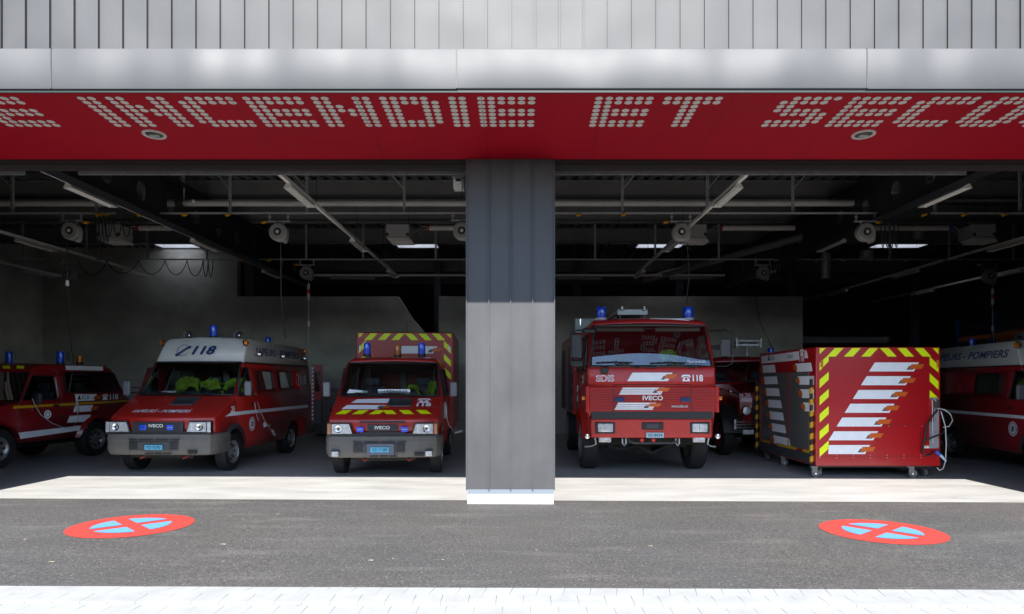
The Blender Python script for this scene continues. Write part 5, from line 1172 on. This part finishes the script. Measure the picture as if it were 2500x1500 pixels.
decal('yellow_band', YEL2, RC, [flip([(.20, .40), (.20, .455), (.50, .455), (.50, .40)]), flip([(.78, .40), (.78, .455), (1.75, .455), (1.75, .40)]), flip([(2.1, .40), (2.1, .455), (2.64, .455), (2.64, .40)])], *L_, .02)
MB().box(-1.12, -1.06, .20, 2.7, .24, .40).build('base_rail', GPD, RC, smooth=0)
for y in (.10, 2.86):
    p = MB().box(-1.145, -1.095, y - .025, y + .025, .22, 1.72).build('corner_post', BLK, RC, bevel=.006); mb = MB()
    for k in range(7): mb.add([(-1.1465, y - .027, .26 + .2 * k), (-1.094, y - .027, .28 + .2 * k), (-1.094, y - .027, .38 + .2 * k), (-1.1465, y - .027, .36 + .2 * k)], [(0, 1, 2, 3)]); mb.add([(-1.1475, y - .026, .26 + .2 * k), (-1.1475, y + .026, .26 + .2 * k), (-1.1475, y + .026, .36 + .2 * k), (-1.1475, y - .026, .36 + .2 * k)], [(0, 1, 2, 3)])
    mb.build('yellow_bands', YEL2, p, smooth=0)
# right edge panel with cables
cp = MB().box(.89, 1.05, -.010, .02, .515, 1.39).build('tread_panel', mat('tread_plate', (.42, .45, .48), .42, .5, var=.1, scale=20, bump=.006, bscale=55), RC, smooth=0)
MB().box(.885, .955, -.022, 0, .98, 1.37).build('cover_strip', REDC, RC, bevel=.004); o = MB().box(.965, 1.045, -.05, -.01, 1.22, 1.36).build('inlet_box', GPD, RC, bevel=.01)
MB().box(.775, .885, -.006, 0, .515, .575).build('warning_label', WDEC, RC, smooth=0); MB().box(.775, .885, -.0075, -.005, .552, .576).build('warning_label_band', ORA, RC, smooth=0)
cb = MB()
cb.tube([(1.0, -.05, 1.18), (.88, -.06, 1.05), (.80, -.07, .90), (.77, -.07, .70), (.74, -.07, .55), (.74, -.07, .45), (.80, -.07, .40), (.88, -.06, .42), (.93, -.04, .47)], .018, 8)
cb.tube([(.78, -.07, .66), (.90, -.09, .72), (1.05, -.09, .77), (1.13, -.06, .85), (1.16, .0, 1.0), (1.14, .05, 1.12), (1.06, .0, 1.20)], .017, 8); cb.build('black_cable', BLK, RC)
WC = mat('white_cable', (.6, .6, .58), .5)
wc = MB().tube([(1.0, -.06, 1.21), (1.12, -.07, 1.19), (1.22, -.07, 1.10), (1.25, -.07, 1.0), (1.19, -.07, .90), (1.10, -.05, .88)], .007).tube([(.92, -.05, .60), (.915, -.05, 1.0), (.91, -.05, 1.35), (.94, -.05, 1.39), (.98, -.05, 1.33)], .007)
wc.tube([(1.06, -.05, 1.16), (1.12, -.08, .9), (1.135, -.08, .6), (1.12, -.08, .30), (1.08, -.08, .17), (1.02, -.08, .14), (.98, -.07, .19)], .008).build('white_cable', WC, RC)
MB().cyl((.97, -.06, .47), (1.03, -.08, .41), .035, .028, n=12).build('blue_plug', mat('blue_plug', (.02, .09, .5), .4), RC); MB().cyl((1.03, -.08, .41), (1.13, -.08, .30), .028, .014, n=12).build('plug_sleeve', mat('pale_blue_sleeve', (.40, .52, .66), .4), RC)
# castors
def castor(x, y, rot, label=None):
    M = Matrix.Translation((x, y, 0)) @ Matrix.Rotation(R(rot), 4, 'Z')
    f = MB().box(-.06, .06, -.055, .055, .175, .20).box(-.04, -.028, -.05, .03, .07, .175).box(.028, .04, -.05, .03, .07, .175).cyl((0, 0, .165), (0, 0, .18), .05, n=14).xform(M).build('castor', mat('castor_steel', (.16, .16, .15), .5, .6), RC, smooth=0)
    MB().lathe([(.02, -.024), (.062, -.024), (.07, -.012), (.07, .012), (.062, .024), (.02, .024)], (0, -.03, .07), (1, 0, 0), 24).xform(M).build('castor_wheel', mat('castor_grey', (.14, .14, .135), .6, var=.2, scale=20), f)
    MB().cyl((-.045, -.03, .07), (.045, -.03, .07), .014, n=8).xform(M).build('axle', CHR, f)
for x, y, r_ in ((-1.10, .06, 80), (-.98, .16, 5), (.60, .05, 60), (.93, .25, 10), (-1.02, 1.65, 70), (.95, 2.6, 20), (-1.0, 2.62, 10)): castor(x, y, r_)
MB().box(-1.0, 1.0, .1, 2.7, .17, .205).build('underframe', GPD, RC, smooth=0)

# ---------------------------------------------------------------- off-road car
OC = empty('off_road_car', (-10.52, 11.97, gz(-10.5)), R(-10), label='dark red off-road car with a yellow waist line beside the high-roof van', cat='car')
WO = pw([(.42, .80), (.60, .85), (1.22, .845), (1.90, .745), (1.97, .68)])
ol = lambda s, y, z, off=0: (s * (WO(z) + off), y, z)
fwin = rpoly([(1.22, 1.25), (1.50, 1.72), (2.00, 1.72), (2.03, 1.25)], .05); rwin = rpoly([(2.28, 1.38), (2.28, 1.80), (3.62, 1.81), (3.78, 1.40)], .06)
shell('body', RED2, OC, [(.02, .5, .08), (.0, .95, .08), (.06, 1.06, .07), (1.10, 1.20, .05), (1.14, 1.23, .05), (1.46, 1.80, .05), (1.54, 1.90, .03), (1.8, 1.955, 0), (3.38, 1.955, 0), (3.52, 1.90, 0), (3.96, 1.22, 0), (3.99, .48, 0)],
      [(3.46, .44)] + arch(3.01, .36, .46, .44) + arch(.70, .36, .46, .44), WO, {-1: [fwin, rwin], 1: [fwin, rwin]}, zl=(.6, 1.22), skip=(4,), crown=.03)
vs = [(u * lerp(.80, .74, v), lerp(1.15, 1.455, v) + .05 * u * u + .01, lerp(1.245, 1.79, v)) for v in (0, 1) for u in (-1, -.5, 0, .5, 1)]
MB().add(vs, [(i, i + 1, 6 + i, 5 + i) for i in range(4)]).build('windscreen', GLASS, OC)
for s in (-1, 1):
    for k, h in enumerate((fwin, rwin)):
        g = MB().poly([ol(s, y, z, -.012) for y, z in h]).build('door_window' if k == 0 else 'side_window', GLASS, OC, smooth=0); MB().tube([ol(s, y, z, .003) for y, z in h + h[:1]], .013, 5).build('window_seal', BLK, g)
    MB().tube([ol(s, 1.16, .6, .002), ol(s, 1.14, 1.2, .002)], .005, 4).tube([ol(s, 2.13, .5, .002), ol(s, 2.13, 1.22, .002), ol(s, 2.1, 1.85, .002)], .005, 4).build('door_gap', BLK, OC); handle(OC, s * .85, 1.98, 1.13, s)
    fl = MB()
    for cy in (.70, 3.01):
        a = [ol(s, y, z, .0) for y, z in arch(cy, .36, .52, .44, 12)]; b = [ol(s, y, z, .07) for y, z in arch(cy, .36, .455, .44, 12)]; c = [ol(s, y, z, -.05) for y, z in arch(cy, .36, .455, .44, 12)]; m_ = len(a)
        MB().add(a + b + c, [(k * m_ + i, k * m_ + i + 1, (k + 1) * m_ + i + 1, (k + 1) * m_ + i) for i in range(m_ - 1) for k in (0, 1)]).build('fender_flare', RED2, OC)
    wheel(OC, s * .76, .70, .375, .24, s, mat('alloy', (.32, .32, .31), .35, .7), .58); wheel(OC, s * .76, 3.01, .375, .24, s, mat('alloy', (.32, .32, .31), .35, .7), .58)
    for cy in (.7, 3.01): inner_arch(OC, s * .45, s * .83, cy, .38, .45)
    MB().box(s * .60 - .08, s * .60 + .08, -.03, .03, .80, .94).build('headlight', HL, OC, bevel=.02)
    yb = decal('yellow_line', YEL2, OC, [[(.0, -.03), (2.9, .02), (2.9, .055), (.0, .025)]] if s > 0 else [[(-2.9, .02), (0, -.03), (0, .025), (-2.9, .055)]], (s * .850, 1.02, 1.125), (0, s, 0), (0, 0, 1), .005)
decal('sill_stripe', WDEC, OC, [[(1.117, .515), (2.60, .585), (2.70, .685), (1.117, .64)]], (.851, 0, 0), (0, 1, 0), (0, 0, 1), .004)
decal('side_stripes', WDEC, OC, [[(2.24, .759), (2.80, .753), (2.87, .90), (2.31, .90)], [(2.40, .97), (2.87, .967), (2.93, 1.10), (2.45, 1.10)], [(2.47, 1.20), (2.96, 1.20), (3.03, 1.335), (2.44, 1.345)]], (.851, 0, 0), (0, 1, 0), (0, 0, 1), .004)
decal('orange_marks', ORA, OC, [pgram(2.78, 2.95, .79, .86, .05), pgram(2.85, 3.03, 1.0, 1.07, .05), pgram(2.92, 3.10, 1.235, 1.30, .05), pgram(2.62, 2.80, .61, .665, .05)], (.851, 0, 0), (0, 1, 0), (0, 0, 1), .008, True)
text('side_lettering', 'ECA', OC, BLK, (.858, 2.72, 1.272), (0, 1, 0), (0, 0, 1), .09, .20, bold=.0); decal('triangle_emblem', BLK, OC, [[(2.50, 1.23), (2.59, 1.23), (2.57, 1.32), (2.55, 1.32)]], (.851, 0, 0), (0, 1, 0), (0, 0, 1), .009)
text('phone_number', '118', OC, WDEC, (.853, 3.52, 1.27), (0, 1, 0), (0, 0, 1), .12, .24, bold=.02); decal('phone_emblem', WDEC, OC, phone_polys(3.26, 1.265, .14), (.851, 0, 0), (0, 1, 0), (0, 0, 1), .004)
decal('crest', WDEC, OC, ring(.055, .085) + [disc(0, 0, .045, 16)], (.851, 1.78, .955), (0, 1, 0), (0, 0, 1), .004)
decal('roof_chevrons', YEL, OC, [pgram(x, x + .17, .0, .075, .06 if x < 0 else -.06) for x in (-.62, -.30, .12, .44)], (0, 1.505, 1.855), (1, 0, 0), (0, .35, .5), .012)
decal('roof_film', WDEC, OC, [[(0, 0), (1.0, 0), (1.0, .09), (0, .09)]], (.755, 2.30, 1.845), (0, 1, 0), (-.7, 0, 5), .02)
beacon(OC, -.60, 2.3, 2.0, .07, .24); beacon(OC, .55, 2.4, 2.0, .07, .24); beacon(OC, .55, 2.9, 2.02, .065, .15, AMB)
MB().lathe([(.045, -.02), (.05, .02), (.03, .045), (0, .05)], (.66, 3.45, 1.92), (.8, .3, .3), 14).build('marker_light', AMB, OC)
MB().box(-.95, .95, -.12, .05, .42, .62).build('bumper', GPD, OC, bevel=.03); MB().box(-.45, .45, -.03, .03, .78, .96).build('grille', BLK, OC, bevel=.01)
MB().box(-.5, .5, .2, 3.8, .32, .55).cyl((-.7, .7, .37), (.7, .7, .37), .05).cyl((-.7, 3.01, .37), (.7, 3.01, .37), .06).build('chassis', DARK, OC, smooth=30)
MB().box(-.75, .75, 1.15, 1.45, 1.0, 1.26).build('dashboard', BLK, OC, bevel=.05); seats(OC, [(1.95, (-.4, .42)), (2.95, (-.35, .35))], .8, .75, 1.58); steering(OC, .38, 1.55, 1.30, .19, 40)
mirror_unit(OC, 1.0, 1.42, 1.28, .12, .20, .83, 1)
ld = MB()
for z in (1.43, 1.56, 1.66, 1.76): ld.tube([(.70, 2.48 + (z - 1.43) * .2, z), (.70, 3.0, z)], .008, 4)
ld.tube([(.70, 2.46, 1.40), (.70, 2.54, 1.80)], .010, 4).build('window_bars', SIL, OC)
lead(OC, [(.93, 1.36, 1.28), (.92, 1.42, 1.16), (.88, 1.60, .95), (.88, 1.85, .78), (.88, 2.1, .68), (.88, 2.35, .64), (.88, 2.5, .80), (.88, 2.48, 1.1), (.88, 2.49, 1.28)], 'white charging lead sagging along the door of the off-road car', r=.007, plug=((.88, 2.50, .98), (.88, 2.47, 1.20)))

# ---------------------------------------------------------------- old truck behind the container
OT = empty('old_fire_truck', (5.47, 14.95, gz(5.5)), label='old red bonneted fire truck numbered 26 behind the roller container', cat='truck')
WQ = pw([(.9, .97), (1.6, .98), (2.15, .93), (2.25, .85)])
cw = {s: [rpoly([(1.25, 1.55), (1.35, 2.05), (1.9, 2.05), (1.9, 1.55)], .05)] for s in (-1, 1)}
shell('cab', RED2, OT, [(.95, .95, .04), (.95, 1.60, .04), (.97, 1.66, .04), (1.12, 2.12, .05), (1.2, 2.20, .03), (1.45, 2.245, 0), (2.3, 2.22, 0), (2.4, 1.4, 0), (2.4, .9, 0)], [], WQ, cw, skip=(2,), zl=(1.6,))
MB().poly([(-.86, 1.0, 1.68), (.86, 1.0, 1.68), (.82, 1.13, 2.10), (-.82, 1.13, 2.10)]).build('windscreen', GLASS, OT, smooth=0)
shell('bonnet', RED2, OT, [(.0, .72, .12), (.0, 1.30, .12), (.06, 1.44, .10), (.98, 1.60, .02), (1.0, .9, 0)], [], pw([(.7, .62), (1.3, .62), (1.6, .55)]), crown=.06)
MB().box(-.36, .36, -.02, .02, .80, 1.28).build('grille', BLK, OT, bevel=.02)
text('unit_number', 'N 26', OT, WDEC, (-.50, .072, 1.375), (1, .0, 0), (0, 0, 1), .085, .24, bold=.0)
for s in (-1, 1):
    fl = MB().prism([(y, z) for y, z in arch(.62, .50, .66, .55, 12)] + [(y, z) for y, z in arch(.62, .50, .58, .55, 12)][::-1], (s * .58, 0, 0), (0, 1, 0), (0, 0, 1), (s * .42, 0, 0)).build('fender', BLK, OT, smooth=30)
    MB().prism([(y, z) for y, z in arch(.62, .50, .60, .60, 12)], (s * .58, 0, 0), (0, 1, 0), (0, 0, 1), (s * .02, 0, 0)).build('inner_fender', BLK, OT)
    o = MB().lathe([(0, -.05), (.085, -.035), (.09, 0)], (s * .52, -.09, 1.04), (0, 1, 0), 22).build('headlight', HL, OT); MB().lathe([(.088, -.045), (.105, -.03), (.10, .04), (.06, .10), (0, .12)], (s * .52, -.09, 1.04), (0, 1, 0), 22).build('lamp_ring', CHR, o); MB().cyl((s * .52, -.02, 1.04), (s * .56, .1, .9), .02).build('stalk', BLK, o)
    wheel(OT, s * .80, .62, .46, .24, s, RED2); wheel(OT, s * .82, 3.6, .46, .34, s, RED2); wheel_m = MB().cyl((s * 1.08, .9, 1.75), (s * 1.12, 1.1, 1.75), .02)
    mirror_unit(OT, s * 1.18, 1.0, 1.75, .13, .24, s * .95, s); beacon(OT, s * .56, 1.4, 2.31, .07, .17)
for z in (.80, .74, .68): MB().cyl((-.80, -.22, z), (.80, -.22, z), .016, n=8).build('bumper_tube', CHR, OT)
MB().box(-.83, -.78, -.24, -.05, .64, .86).box(.78, .83, -.24, -.05, .64, .86).build('bumper_bracket', CHR, OT, bevel=.008); MB().box(-.63, -.40, -.22, -.16, .53, .63).build('fog_lamp', HL, OT, bevel=.01)
MB().box(-.95, .95, 2.45, 5.2, .85, 2.15).build('equipment_body', RED2, OT, bevel=.03); MB().box(-.4, .4, .1, 5.1, .5, .85).cyl((-.8, .62, .46), (.8, .62, .46), .06).build('chassis', DARK, OT, smooth=30)
MB().tube([(-.99, .9, 1.55), (-.75, .3, 1.45), (-.62, .12, 1.40)], .012).lathe([(0, -.04), (.04, -.03), (.03, .03), (0, .04)], (-.62, .1, 1.40), (.3, -1, 0), 12).lathe([(0, -.03), (.035, -.02), (.03, .03), (0, .04)], (-.76, .3, 1.46), (.3, -1, 0), 12).build('searchlight', CHR, OT)
MB().box(-.8, .8, 1.15, 1.5, 1.3, 1.62).build('dashboard', BLK, OT, bevel=.03); seats(OT, [(1.95, (-.45, .45))], .9, 1.0, 1.9)
rt = empty('ladder', OT.location, label='metal ladder on the roof of the old red truck behind the container', cat='ladder')
MB().box(-.42, -.38, .9, 4.4, 2.56, 2.62).box(.08, .12, .9, 4.4, 2.56, 2.62).box(-.44, .14, .86, .90, 2.50, 2.54).box(-.44, .14, .86, .90, 2.60, 2.63).box(-.45, -.41, .84, .92, 2.46, 2.68).box(.11, .15, .84, .92, 2.46, 2.68).build('rails', SIL, rt, smooth=0)
for k in range(11): MB().cyl((-.40, 1.1 + .3 * k, 2.59), (.10, 1.1 + .3 * k, 2.59), .014, n=8).build('rung', SIL, rt, smooth=0)
for x in (-.38, .04): MB().box(x, x + .04, 1.6, 1.66, 2.2, 2.56).build('support', SIL, rt, smooth=0)
